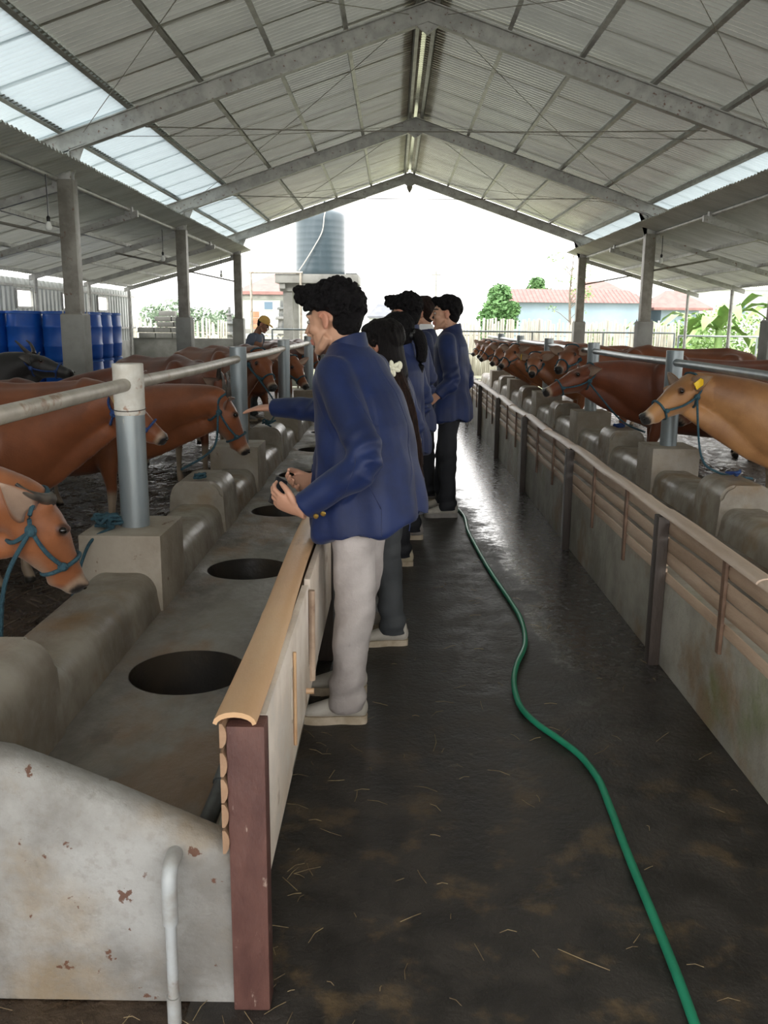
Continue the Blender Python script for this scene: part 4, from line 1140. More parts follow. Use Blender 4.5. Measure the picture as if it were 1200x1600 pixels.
def person(label, loc, heading, H, tyaw=0.0, hyaw=0.0, hpitch=0.0, hoff=(0.03, 0), feet=((0, .1, 0), (0, -.1, 0)), armL=None, armR=None, hair='short', haircol='hair',
           jacket=None, jm='navy', trousers='black_cloth', shoes=('shoe_cream', 'sole'), skin=SKIN, lean=0.0, hands=None, top_z=1.40, female=False, legr=1.0, jring=None, lowvox=0.012, hiprz=0.0,
           world_arms=True, hunch=0.02, cdx=0.0, shy=.160, hdz=-0.02, collar=True, hands_show=(True, True), shirt=None, fit=1.0, kneeb=0.02):
    s = H / 1.70
    t = thing('person', label, 'person', loc, heading, None)
    Tm = Matrix.Rotation(tyaw, 4, 'Z')
    def TT(p, z=None):
        p = V3(p); p.x += hunch * sst(p.z, 1.1, 1.42); q = Tm @ (p * s); q.x += lean * max(0, (p.z - .95)) * s * math.cos(0); return q
    W2L = (Matrix.Translation(loc) @ Matrix.Rotation(heading, 4, 'Z')).inverted()
    def arm(spec, q):
        sh = TT((-.005, q * shy, 1.36))
        if spec is None:
            el = TT((-.05, q * .235, 1.10)); wr = TT((.05, q * .23, .86)); hd = TT((.08, q * .22, .76)) - wr; pn = Tm @ Vector((0, -q, 0))
            return sh, el, wr, hd, pn, .35
        el, wr, tip, pn, curl = spec
        el = W2L @ V3(el); wr = W2L @ V3(wr); tip = W2L @ V3(tip)
        pn = Matrix.Rotation(-heading, 3, 'Z') @ V3(pn)
        return sh, el, wr, tip - wr, pn, curl
    AL, AR = arm(armL, 1), arm(armR, -1)
    # ---- body
    low = []
    low.append(tube([TT((0, 0, .84)), TT((0, 0, .92)), TT((0, 0, 1.03)), TT((.0, 0, 1.16)), TT((0, 0, 1.28)), TT((-.01, 0, 1.37)), TT((-.015, 0, 1.42))],
                    [(.15 * s, .10 * s), (.165 * s, .11 * s), (.14 * s, .095 * s), (.15 * s, .105 * s), (.17 * s, .11 * s), (.165 * s, .09 * s), (.09 * s, .06 * s)], 18, up=Tm @ Vector((1, 0, 0))))
    legs = []
    for (fx, fy, fyaw), q in zip(feet, (1, -1)):
        hp = Vector((0.0, q * .085 * s, .90 * s)); hp = Matrix.Rotation(tyaw * .5, 4, 'Z') @ hp
        an = Vector((fx - .035 * math.cos(fyaw), fy - .035 * math.sin(fyaw), .095))
        kn = (hp + an) * .5 + Vector((kneeb, 0, 0.02))
        legs.append((hp, kn, an))
        low.append(tube([hp, lerp(hp, kn, .5), kn, lerp(kn, an, .35), an, an - Vector((0, 0, .05))], [.082 * s, .070 * s, .052 * s, .054 * s, .036 * s, .036 * s], 12, up=(1, 0, 0)))
        low.append(tube([an - Vector((0.02, 0, .045)), an + Vector((.06 * math.cos(fyaw), .06 * math.sin(fyaw), -.05)), an + Vector((.14 * math.cos(fyaw), .14 * math.sin(fyaw), -.06))], [.03, .03, .022], 8))
    for (sh, el, wr, hd, pn, cl) in (AL, AR):
        low.append(tube([sh, lerp(sh, el, .5), el, lerp(el, wr, .3), wr], [.050 * s, .044 * s, .036 * s, .036 * s, .025 * s], 10))
        low.append(ell(sh, (.055 * s,) * 3))
    cskin = lambda co: skin
    pieces = [fuse(low, lowvox, 4, name='b', colf=cskin)]
    HM = Matrix.Translation((Tm @ Vector((hoff[0] * s, hoff[1] * s, 0))) + Vector((lean * .63 * s, 0, (1.70 - .120 + hdz) * s))) @ Matrix.Rotation(hyaw, 4, 'Z') @ Matrix.Rotation(hpitch, 4, 'Y') @ Matrix.Diagonal((s, s, s, 1))
    HI = HM.inverted()
    hp_ = [xf(p, HM) for p in head_parts(female)]
    nb = TT((-.015, 0, 1.40)); nt = HM @ Vector((-.022, 0, -.045))
    nr = (.050 if female else .057) * s
    hp_.append(tube([nb - Vector((0, 0, .05)), nb, lerp(nb, nt, .5), nt, HM @ Vector((-.02, 0, -.0))], [(.075 * s, .06 * s), (.066 * s, .058 * s), nr, nr * .98, nr * .8], 14))
    def cf(co):
        p = HI @ co; c = skin
        c = mixc(c, tuple(q * .82 for q in skin), .5 * sst(noise.noise(co * 9), -.1, .5))
        if p.x > .07 and abs(p.y) < .026 and -.080 < p.z < -.052: c = mixc(c, (0.36, 0.12, 0.10), .7)
        for q in (-1, 1):
            dx_ = abs(p.y - q * .034)
            if p.x > .05 and dx_ < .024 and abs(p.z - (.040 - dx_ * .12)) < .0058: c = (0.03, 0.02, 0.017)
            if (Vector((p.x - .081, p.y - q * .032, (p.z - .010) * 1.4))).length < .019: c = mixc(c, (0.20, 0.10, 0.07), .5)
            if abs(p.y) > .068 and abs(p.z) < .04: c = mixc(c, (0.52, 0.22, 0.15), .4)
        return c
    pieces.append(fuse(hp_, .0045, 6, name='h', colf=cf))
    for i, (sh, el, wr, hd, pn, cl) in enumerate((AL, AR)):
        if hands_show[i]:
            th = 1 if i == 0 else -1
            pieces.append(fuse(hand_parts(wr, hd, pn, s, cl, th) + [tube([lerp(el, wr, .6), wr], [.030 * s, .025 * s], 10)], .004, 2, name='hd', colf=lambda co: mixc(skin, (0.55, 0.27, 0.2), .25)))
    body = link('body', join_meshes('body', pieces), 'skin', t)
    # ---- eyes
    for q in (-1, 1):
        e = obj('eye', [xf(ell((.0755, q * .0325, .009), (.0125, .0125, .0075), nu=12, nv=8), HM)], 'eyewhite', t)
        obj('iris', [xf(ell((.0848, q * .0335, .008), (.0042, .0055, .0055), nu=10, nv=6), HM)], 'eye', e)
    # ---- hair
    build_hair(t, HM, hair, haircol, hash(label) % 1000 if False else len(label), s)
    # ---- trousers
    tp = [tube([TT((0, 0, .80)), TT((0, 0, .86)), TT((0, 0, .95)), TT((0, 0, 1.03))], [(.150 * s, .10 * s), (.175 * s, .125 * s), (.168 * s, .118 * s), (.15 * s, .10 * s)], 18, up=Tm @ Vector((1, 0, 0)))]
    for (hp, kn, an) in legs:
        tp.append(tube([hp + Vector((0, 0, .04)), lerp(hp, kn, .3), lerp(hp, kn, .7), kn, lerp(kn, an, .4), lerp(kn, an, .8), an - Vector((0, 0, .0)), an - Vector((0, 0, .035))],
                       [.094 * s * legr, .088 * s * legr, .080 * s * legr, .074 * s * legr, .071 * s * legr, .066 * s * legr, .066 * s * legr, .068 * s * legr], 16, up=(1, 0, 0)))
    def dtr(co, nn):
        z = co.z
        f = .011 * noise.noise(Vector((co.x * 5, co.y * 5, z * 10 + 3))) + .012 * noise.noise(Vector((co.x * 9 + z * 6, co.y * 9, z * 5)))
        f += .006 * math.sin(z * 75 + co.x * 22 + 3 * noise.noise(co * 5)) * sst(z, .28, .12) + .004 * math.sin(z * 60 + co.x * 40) * math.exp(-((z - .47) / .07) ** 2)
        return f
    obj_tr = link('trousers', fuse(tp, .009, 4, name='trousers', disp=dtr), trousers, t)
    # ---- shoes
    for (fx, fy, fyaw) in feet:
        shoe(t, fx - .03 * math.cos(fyaw), fy - .03 * math.sin(fyaw), fyaw, shoes[0], shoes[1], s)
    # ---- jacket
    if jring is None:
        jring = [(.76, .0, .172, .242), (.86, .0, .166, .234), (.98, .0, .138, .19), (1.10, .0, .132, .185), (1.22, .0, .135, .19), (1.32, -.005, .13, .19), (1.385, -.012, .105, .165), (1.43, -.02, .075, .10), (1.455, -.025, .062, .070)]
    jp = [tube([TT((cx, 0, z)) for z, cx, a, b in jring], [(b * s * fit, a * s * fit) for z, cx, a, b in jring], 28, up=Tm @ Vector((1, 0, 0)))]
    for i, (sh, el, wr, hd, pn, cl) in enumerate((AL, AR)):
        q = 1 if i == 0 else -1
        ws = lerp(el, wr, .93)
        top = TT((-.005, q * .11, 1.38))
        jp.append(tube(spline([top, lerp(sh, el, .06), lerp(sh, el, .5), el, lerp(el, ws, .5), ws], 4),
                       [(.055 * s), .060 * s, .066 * s, .070 * s, .071 * s, .071 * s, .070 * s, .069 * s, .068 * s, .067 * s, .067 * s, .067 * s, .066 * s, .064 * s, .062 * s, .059 * s, .056 * s, .054 * s, .053 * s, .053 * s, .053 * s], 16))
    TI = Tm.inverted()
    def dj(co, nn):
        p = TI @ co; th = math.atan2(p.y, p.x)
        isarm = False
        for (sh, el, wr, hd, pn, cl) in (AL, AR):
            for a, b in ((sh, el), (el, wr)):
                ab = b - a; u = max(0, min(1, (co - a).dot(ab) / ab.length_squared)); dd = (co - (a + ab * u)).length
                if dd < .095 * s: isarm = True
        z = co.z / s
        if isarm:
            f = .006 * noise.noise(Vector((co.x * 11, co.y * 11, co.z * 7)))
            de = min((co - AL[1]).length, (co - AR[1]).length) / s
            f += .006 * math.sin(co.z * 75 + co.x * 45 + 5 * noise.noise(co * 5)) * math.exp(-(de / .11) ** 2)
            return f * sst(z, 1.42, 1.3)
        f = .016 * math.sin(th * 5 + .8 + 1.4 * noise.noise(Vector((th, z * 1.5, 2)))) * sst(z, 1.15, .82)
        f += .005 * math.sin(th * 11 + 2 * noise.noise(co * 3)) * sst(z, 1.2, .85)
        f += .008 * noise.noise(Vector((co.x * 7, co.y * 7, co.z * 4.5))) * sst(z, 1.42, 1.3)
        f += .004 * math.sin(z * 30 + th * 5) * math.exp(-((z - 1.08) / .12) ** 2)
        return f
    j = link('jacket', fuse(jp, .008, 6, .5, name='jacket', disp=dj), jm, t)
    if collar:
        cp = []
        c0 = TT((-.016 + cdx, 0, 1.425)); fdir = Tm @ Vector((1, 0, 0)); ldir = Tm @ Vector((0, 1, 0))
        vs, fs = [], []; N = 26
        for k in range(N + 1):
            a = R(42) + (2 * PI - R(84)) * k / N    # open at the front
            ca, sa = math.cos(a), math.sin(a)
            bk = 0.5 - 0.5 * ca
            for (r0, dz) in ((.058, -.02), (.054, .035 * bk + .018), (.059, .040 * bk + .021), (.066, .022 * bk + .006), (.076, -.018)):
                vs.append(c0 + fdir * ca * r0 * 1.08 * s + ldir * sa * r0 * 1.12 * s + Vector((0, 0, dz * s + .012 * bk)))
        for k in range(N):
            for m_ in range(4):
                a_ = k * 5 + m_; fs.append((a_, a_ + 5, a_ + 6, a_ + 1))
            fs.append((k * 5 + 4, k * 5 + 9, k * 5 + 5, k * 5))
        fs.append((0, 1, 2, 3, 4)); fs.append(tuple(N * 5 + q for q in (4, 3, 2, 1, 0)))
        obj('collar', [(vs, fs)], jm, j)
    if shirt:
        c0 = TT((.0, 0, 1.43)); vs, fs = [], []; N = 20
        for k in range(N):
            a = 2 * PI * k / N
            for (r0, dz) in ((.075, -.05), (.060, .05), (.066, .052), (.082, .01)):
                vs.append(c0 + (Tm @ Vector((math.cos(a) * r0 * s, math.sin(a) * r0 * 1.1 * s, dz * s))))
        for k in range(N):
            k2 = (k + 1) % N
            for m_ in range(4): fs.append((k * 4 + m_, k2 * 4 + m_, k2 * 4 + (m_ + 1) % 4, k * 4 + (m_ + 1) % 4))
        obj('shirt_collar', [(vs, fs)], shirt, t)
    t_info = dict(t=t, HM=HM, TT=TT, Tm=Tm, AL=AL, AR=AR, s=s, jacket=j)
    return t_info
def build_hair(t, HM, kind, hc, seed, s):
    q = random.Random(seed * 7 + 1)
    parts = []
    def shell(c, r): parts.append(ell(c, r, nu=18, nv=12))
    def clumps(n, rad, c=(-.02, 0, .045), R0=(.108, .086, .094), cond=None, jit=.006, el=1.0):
        k = 0; tries = 0
        while k < n and tries < n * 30:
            tries += 1
            v = Vector((q.gauss(0, 1), q.gauss(0, 1), q.gauss(0, 1))).normalized()
            p = Vector((c[0] + v.x * R0[0], c[1] + v.y * R0[1], c[2] + v.z * R0[2]))
            if cond and not cond(p, v): continue
            r = rad * q.uniform(.7, 1.25)
            tang = Vector((q.gauss(0, 1), q.gauss(0, 1), q.gauss(0, 1))); tang = (tang - v * tang.dot(v)).normalized()
            if el > 1.0:
                dn = Vector((-.5, 0, -1.0)); tang = (dn - v * dn.dot(v)).normalized()
            rot = basis(tang, v).to_3x3()
            parts.append(ell(p + v * q.uniform(-jit, jit), (r * el, r * .8, r * .7), rot, nu=8, nv=6)); k += 1
    if kind == 'curly':       # thick curly top, tight back
        shell((-.030, 0, .062), (.102, .083, .086)); shell((-.060, 0, .012), (.062, .070, .085)); shell((.035, 0, .105), (.085, .066, .042))
        shell((-.055, 0, -.045), (.042, .055, .042))
        def cond(p, v): return (p.z > .082 or (p.x < -.042 and p.z > -.075) or (p.x < .03 and p.z > .045))
        clumps(330, .0115, (-.028, 0, .055), (.108, .087, .100), cond, .006)
        shell((.075, 0, .105), (.045, .058, .034))
        for k in range(110):
            parts.append(ell((.085 + q.uniform(-.03, .034), q.uniform(-.055, .055), .098 + q.uniform(-.022, .042)), (q.uniform(.010, .016),) * 3, nu=8, nv=6))
        for k in range(16):
            parts.append(ell((.02 + q.uniform(-.03, .07), q.choice((-1, 1)) * .073, .062 + q.uniform(-.012, .03)), (.014, .010, .014), nu=8, nv=6))
    elif kind in ('short', 'swept'):
        shell((-.026, 0, .052), (.100, .083, .080)); shell((-.058, 0, .005), (.058, .069, .085)); shell((.020, 0, .098), (.078, .064, .034))
        cond = lambda p, v: (p.z > .085 or (p.x < -.045 and p.z > -.07) or (p.x < .015 and p.z > .045))
        clumps(110, .016, (-.026, 0, .05), (.102, .084, .090), cond, .004, 2.0)
        if kind == 'swept':
            for k in range(30):
                parts.append(ell((.055 + q.uniform(-.03, .028), q.uniform(-.055, .055), .118 + q.uniform(-.018, .012)), (.028, .009, .010), nu=8, nv=6))
    elif kind in ('long', 'ponytail', 'bun'):
        shell((-.024, 0, .046), (.104, .087, .086)); shell((-.050, 0, -.010), (.068, .080, .095)); shell((.015, 0, .085), (.078, .072, .040))
        cond = lambda p, v: (p.z > .085 or (p.x < -.015 and p.z > -.09) or (p.x < .03 and p.z > .05))
        clumps(90, .014, (-.024, 0, .042), (.103, .086, .087), cond, .003, 3.2)
        if kind == 'long':
            for k in range(60):
                a = q.uniform(R(95), R(265))
                x0, y0 = -.02 + .085 * math.cos(a), .085 * math.sin(a)
                parts.append(tube(spline([(x0, y0, .06), (x0 - .012, y0 * 1.02, -.06), (x0 * .95 - .03, y0 * .7, -.16), (-.105, y0 * .25, -.235)], 4), [.009] * 13, 6))
    if kind == 'cap':
        shell((-.03, 0, .03), (.088, .078, .07)); shell((-.055, 0, -.01), (.05, .062, .06))
    me = fuse(parts, .0045 if kind in ('curly', 'long') else .0055, 3 if kind != 'short' else 4, .5, name='hair')
    me.transform(HM)
    return link('hair', me, hc, t)

# ---- the young man in the foreground
P1loc = (-0.115, 3.30, 0.0)
P1 = person('young man in a navy blazer and pale trousers nearest the camera, holding a phone', P1loc, PI, 1.70, tyaw=R(-30), hyaw=R(-26), hpitch=R(9), hoff=(.13, 0.0), hdz=-.045, hunch=.045, cdx=.03, shy=.132,
    feet=((0.085, .065, R(0)), (0.095, -.215, R(2))), armL=((-.088, 2.985, 1.065), (-.325, 3.045, .885), (-.43, 3.08, .925), (.45, .5, .25), .75),
    armR=((-.055, 3.50, 1.07), (-.30, 3.33, .945), (-.39, 3.23, .93), (-.2, -.8, .4), .7), hair='curly', trousers='beige', shoes=('shoe', 'sole'), legr=1.05, lowvox=.010,
    jring=[(.765, -.035, .225, .236), (.80, -.032, .225, .236), (.90, -.028, .212, .228), (1.02, -.022, .195, .215), (1.14, -.014, .178, .206), (1.24, -.004, .158, .20), (1.32, .01, .135, .19), (1.385, .006, .108, .165), (1.43, .02, .075, .10), (1.46, .03, .060, .068)], kneeb=-.01)
t1 = P1['t']
def local_of(t): return (Matrix.Translation(t.location) @ Matrix.Rotation(t.rotation_euler.z, 4, 'Z')).inverted()
W = local_of(t1)
def lp(pts, Wm): return [Wm @ V3(p) for p in pts]
# cuff buttons, back seams
def seam(pts, par, W, r=.0016, n=24):
    me = par.data; out = []
    for p in spline([W @ V3(p) for p in pts], n // (len(pts) - 1)):
        ok, co, nn, fi = par.closest_point_on_mesh(p); out.append(co + nn * .0004)
    obj('seam', [tube(out, r, 5)], 'navy_dark', par)
jj = P1['jacket']
seam([(-.075, 3.02, 1.36), (-.045, 3.03, 1.28), (-.045, 3.04, 1.16)], jj, W)
seam([(-.035, 3.02, 1.18), (-.02, 3.0, 1.05), (-.03, 2.98, .90), (-.035, 2.95, .79)], jj, W)
seam([(-.03, 3.25, 1.46), (.05, 3.22, 1.30), (.09, 3.20, 1.10), (.10, 3.12, .95), (.09, 3.08, .80)], jj, W)
seam([(-.16, 2.90, .83), (-.15, 2.90, .98), (-.13, 2.92, 1.10)], jj, W)
for v in jj.data.vertices:
    wx = -v.co.x + P1loc[0]
    if v.co.z < 1.0: v.co.z += .045 * sst(wx, -.06, .09) * sst(v.co.z, 1.0, .8)
def button(wpos, nrm, r, par, W):
    z = V3(nrm).normalized(); x = Vector((0, 0, 1)).cross(z).normalized(); M = basis(x, z); M.translation = V3(wpos)
    obj('button', [xf(xf(lathe([(r * .9, -.003), (r, 0), (r * .8, .003), (r * .2, .004)], (0, 0, 0), 12), M), W)], 'gold', par)
button((-.262, 3.000, .873), (-.1, -1, -.2), .010, P1['jacket'], W)
button((-.236, 2.990, .884), (-.1, -1, -.2), .010, P1['jacket'], W)
# phone in the hands
ph = obj('phone', [box(-.050, .050, -.026, .026, -.005, .005, .004)], 'blackplastic', loc=(-.408, 3.12, .935))
ph.rotation_euler = (R(75), R(-60), R(60)); tag(ph, 'black phone held in both hands of the man in pale trousers', 'phone')
# ---- long-haired woman behind him
P2 = person('woman with very long hair held by a flower clip, dark grey trousers, arm stretched left', (-.02, 4.18, 0), PI, 1.555, tyaw=R(-22), hyaw=R(-22), hpitch=R(6), hoff=(.05, 0),
    feet=((0.0, .09, R(5)), (.02, -.14, R(0))), armL=((-.36, 4.12, 1.135), (-.585, 4.24, 1.13), (-.70, 4.28, 1.12), (.1, .1, -1), .15), armR=None, hair='long', haircol='hair_long', trousers='grey_cloth',
    shoes=('shoe', 'sole'), female=True, legr=1.0, skin=SKIN2)
W2 = local_of(P2['t'])
pts = spline([(.0, 4.00, 1.335), (.03, 3.975, 1.24), (.065, 3.97, 1.12), (.095, 3.97, 1.0), (.12, 3.98, .90), (.135, 3.99, .80)], 6)
q = random.Random(4); strands = []
for k in range(46):
    a = q.uniform(0, 2 * PI); rr = q.uniform(.2, 1)
    sp = []
    for i, p in enumerate(pts):
        u = i / (len(pts) - 1); wd = .030 + .026 * math.sin(PI * min(1, u * 1.3)) - .018 * u
        sp.append(p + Vector((math.cos(a) * wd * rr + .006 * math.sin(u * 9 + k), math.sin(a) * wd * rr * .6, 0)))
    strands.append(tube(sp[:int(len(sp) * q.uniform(.62, 1.0))], .0065, 6))
me = fuse(strands, .006, 1, name='ponytail'); me.transform(W2)
link('ponytail', me, 'hair_brown', P2['t'])
clipc = V3((-.002, 3.955, 1.335))
cl = []
for k in range(6):
    a = 2 * PI * k / 6 + .3
    m_ = Matrix.Rotation(a, 4, 'Y'); m_.translation = clipc
    cl.append(xf(ell((.020, 0, 0), (.017, .007, .010), nu=10, nv=7), m_))
cl.append(ell(clipc, (.010, .010, .010), nu=8, nv=6)); cl.append(ell(clipc + Vector((.03, .02, .012)), (.014, .012, .020), nu=8, nv=6))
o = obj('hair_clip', [xf(p, W2) for p in cl], 'ivory', P2['t']); o['label'] = 'ivory flower shaped hair clip'
# ---- ponytail woman
P3 = person('woman with a black scrunchie and low ponytail in a navy blazer, third in the row', (.065, 5.62, 0), PI, 1.60, tyaw=R(-25), hyaw=R(-20), hpitch=R(10), hoff=(.06, 0),
    feet=((.03, .09, R(5)), (.05, -.12, R(0))), hair='ponytail', trousers='black_cloth', female=True, hands_show=(False, False), jring=None, skin=SKIN2, shoes=('shoe_cream', 'sole'))
W3 = local_of(P3['t'])
hb = P3['HM'] @ Vector((-.105, 0, -.02))
obj('scrunchie', [ell(hb + Vector((.028 * math.cos(a), .028 * math.sin(a), .01 * math.sin(3 * a))), (.016, .016, .020), nu=8, nv=6) for a in [k * PI / 4 for k in range(8)]], 'blackplastic', P3['t'])
obj('ponytail', [tube(spline([hb, hb + Vector((-.05, .0, -.02)), hb + Vector((-.07, 0, -.12)), hb + Vector((-.05, 0, -.24)), hb + Vector((-.045, 0, -.36))], 5), [.022, .03, .036, .040, .042, .042, .042, .040, .040, .038, .036, .034, .032, .03, .028, .026, .022, .02, .016, .012, .006], 12)], 'hair', P3['t'])
# ---- curly man
P4 = person('man with tousled curly black hair behind the woman with the scrunchie', (.115, 6.35, 0), PI, 1.73, tyaw=R(-25), hyaw=R(-35), hpitch=R(8), hoff=(.04, 0),
    feet=((.0, .1, R(5)), (.02, -.14, R(0))), hair='curly', trousers='black_cloth', hands_show=(False, False), jm='navy_dark', skin=SKIN2, shoes=('shoe_grey', 'sole'))
W4 = local_of(P4['t'])
# ---- brown haired man with white collar, dark backpack strap and badge
P5 = person('brown haired man with white shirt collar and round badge on a dark navy blazer', (.285, 7.72, 0), PI, 1.75, tyaw=R(-5), hyaw=R(-12), hpitch=R(5), hoff=(.05, 0),
    feet=((.0, .1, R(5)), (.04, -.12, R(0))), hair='short', haircol='hair_brown', trousers='black_cloth', hands_show=(False, False), jm='navy_dark', skin=SKIN, shirt='white_cloth', shoes=('shoe_grey', 'sole'), collar=False)
W5 = local_of(P5['t'])
bd = basis(Vector((1, 0, 0)), Vector((0, -1, 0))); bd.translation = V3((.30, 7.49, 1.235))
o = obj('badge', [xf(xf(lathe([(.030, 0), (.032, .004), (.026, .006), (.012, .006)], (0, 0, 0), 18), bd), W5)], 'gold', P5['t']); o['label'] = 'round gold and cream badge'
# ---- man at the right end
P6 = person('tall young man in navy blazer and black trousers standing rightmost of the group', (.465, 7.12, 0), PI, 1.745, tyaw=R(-15), hyaw=R(-3), hpitch=R(2), hoff=(.06, 0),
    feet=((.045, .10, R(4)), (.075, -.14, R(2))), armL=((.45, 6.83, 1.10), (.33, 6.80, .985), (.245, 6.82, .93), (.2, .9, .1), .5), armR=((.60, 7.33, 1.08), (.51, 7.42, .92), (.46, 7.42, .86), (-.5, 0, 0), .4), hair='swept', trousers='black_cloth', shoes=('shoe', 'shoe_grey'), skin=SKIN)
# ---- worker in the pens
P7 = person('farm worker in a yellow cap and grey shirt standing among the cattle on the left', (-2.20, 13.9, .02), R(-20), 1.60, tyaw=0, hyaw=R(5), hpitch=R(28), hoff=(.10, 0), lean=.22,
    feet=((.0, .1, 0), (.0, -.1, 0)), armL=None, armR=((-2.22, 13.65, 1.07), (-2.02, 13.58, 1.0), (-1.93, 13.58, .97), (0, .8, -.3), .4), hair='cap', trousers='grey_cloth', jm='tee', collar=False, skin=(.26, .13, .08), shoes=('shoe_grey', 'sole'), fit=.9,
    jring=[(.86, .0, .13, .18), (.98, .0, .125, .17), (1.10, .0, .12, .17), (1.22, .0, .122, .175), (1.32, -.005, .12, .18), (1.385, -.012, .10, .165), (1.43, -.02, .07, .09)])
capv = []
hm = P7['HM']
cap = obj('cap', [xf(lathe([(.092, .0), (.097, .02), (.093, .05), (.075, .082), (.04, .102), (.005, .108)], (-.01, 0, .040), 20), hm), xf(tube([(.07, 0, .048), (.12, 0, .046), (.165, 0, .036)], [(.07, .007), (.062, .005), (.030, .004)], 14), hm)], 'yellow_cap', P7['t'])
# ================================================================ DRUMS, BULBS, HOSE, LITTER
def drum():
    t = thing('drum', '', 'drum', (0, 0, 0))
    body = [(.02, .002), (.225, .0), (.245, .02), (.252, .06), (.256, .20), (.262, .215), (.262, .235), (.256, .25), (.258, .48), (.264, .495), (.264, .515), (.256, .53), (.250, .66), (.242, .695), (.225, .705), (.02, .705)]
    obj('barrel', [lathe(body, (0, 0, 0), 32)], 'drum', t)
    obj('lid', [lathe([(.243, .690), (.256, .692), (.258, .722), (.250, .730), (.225, .728), (.215, .716), (.01, .716)], (0, 0, 0), 32)], 'drum', t)
    obj('ring', [lathe([(.258, .694), (.263, .696), (.263, .706), (.258, .708)], (0, 0, 0), 32)], 'drum_lid', t)
    obj('bung', [lathe([(.03, .714), (.03, .735), (.02, .737)], (.13, 0, 0), 12)], 'drum_lid', t)
    return t
dsp = [(-4.94, 13.4, 'in the front corner of the stack'), (-5.475, 13.4, 'second from the corner'), (-6.005, 13.42, 'against the ribbed wall'), (-4.95, 13.94, 'one behind the corner'), (-4.95, 14.48, 'two behind the corner'), (-4.95, 15.02, 'three behind the corner'), (-4.96, 15.55, 'at the far end of the row')]
d0 = drum(); first = True
for (x, y, wd) in dsp:
    for lv in (0, 1):
        lb = 'blue plastic drum %s, %s layer' % (wd, 'lower' if lv == 0 else 'upper')
        if first: o = d0; o.location = (x, y, .19); o['label'] = lb; first = False
        else: o = copy_tree(d0, label=lb, loc=(x, y, .19 + .738 * lv), rz=rnd.uniform(0, 6))
        o['group'] = 'blue drums stacked by the left wall'
pl = thing('pallet', 'low wooden pallet under the blue drums', 'pallet', (-5.35, 14.4, 0))
for k in range(9): obj('plank', [box(-.9, .75, -1.25 + k * .32, -1.13 + k * .32, .15, .185)], 'slat', pl)
for k in range(3): obj('bearer', [box(-.85 + k * .75, -.75 + k * .75, -1.25, 1.5, .04, .15)], 'slat', pl)
def bulb(x, y, ztop, zb, label):
    t = thing('hanging_bulb', label, 'lamp', (x, y, ztop))
    obj('cable', [tube([(0, 0, 0), (.004, 0, (zb - ztop) * .5), (0, 0, zb - ztop + .09)], .006, 6)], 'blackplastic', t)
    obj('socket', [lathe([(.018, .05), (.020, .09), (.012, .105)], (0, 0, zb - ztop), 12)], 'blackplastic', t)
    obj('bulb', [lathe([(.004, -.045), (.022, -.038), (.033, -.018), (.034, .002), (.026, .028), (.016, .05)], (0, 0, zb - ztop), 16)], 'bulb', t)
bulb(-3.56, 9.5, zL(-3.56) - .07, 2.47, 'bare light bulb on a black cable nearest under the left side roof')
bulb(-3.68, 14.6, zL(-3.68) - .07, 2.50, 'bare light bulb beside the middle left column')
bulb(-3.78, 20.0, zL(-3.78) - .07, 2.52, 'bare light bulb by the farthest left column')
bulb(4.34, 15.0, zR(4.34) - .07, 2.56, 'bare light bulb beside the middle right column')
# hose
hp = [(.40, 7.75), (.52, 7.45), (.585, 7.0), (.575, 6.5), (.586, 6.12), (.610, 5.6), (.638, 5.17), (.672, 4.75), (.686, 4.42), (.655, 4.08), (.575, 3.80), (.535, 3.58), (.532, 3.36), (.575, 3.20), (.633, 3.08), (.690, 2.94), (.716, 2.78), (.714, 2.62), (.704, 2.34), (.699, 2.06), (.693, 1.83), (.68, 1.6), (.66, 1.3), (.7, .9)]
o = obj('hose', [tube(spline([(x, y, .0135) for x, y in hp], 8), .0125, 12)], 'hose'); tag(o, 'green garden hose snaking along the wet walkway', 'hose')
# straw litter: nobody could count it
q = random.Random(11); parts = []
for k in range(230):
    if k < 170: x, y = q.uniform(-.3, 1.2), 1.3 + 5.5 * q.random() ** 1.7
    elif k < 215: x, y = -.30 + abs(q.gauss(0, .06)), q.uniform(1.4, 3.6)
    else: x, y = q.uniform(-1.2, -.3), q.uniform(1.60, 1.74)
    L = q.uniform(.015, .085) * (1 if q.random() < .92 else 1.7); a = q.uniform(0, PI); z = .003
    p0 = Vector((x, y, z)); dd = Vector((math.cos(a), math.sin(a), 0))
    parts.append(tube([p0, p0 + dd * L * .5 + Vector((-dd.y, dd.x, 0)) * L * q.uniform(-.1, .1) + Vector((0, 0, q.uniform(0, .006))), p0 + dd * L], q.uniform(.0006, .0013), 4))
o = obj('straw', parts, 'straw', smooth=False); tag(o, 'bits of dry straw strewn over the walkway', 'straw', kind='stuff')
parts = []
for k in range(2600):
    x, y = (q.uniform(-3.2, -1.4), q.uniform(2.6, 9)) if k < 1700 else (q.uniform(2.4, 3.6), q.uniform(4, 10))
    L = q.uniform(.04, .16); a = q.uniform(0, PI); dd = Vector((math.cos(a), math.sin(a), q.uniform(-.1, .25)))
    p0 = Vector((x, y, .05 + .05 * noise.noise(Vector((x * 1.6, y * 1.6, 0))) + .012))
    parts.append(tube([p0, p0 + dd * L], q.uniform(.002, .006), 4))
o = obj('bedding', parts, 'manure', smooth=False); tag(o, 'trampled dung and stalks covering the pen floors', 'bedding', kind='stuff')

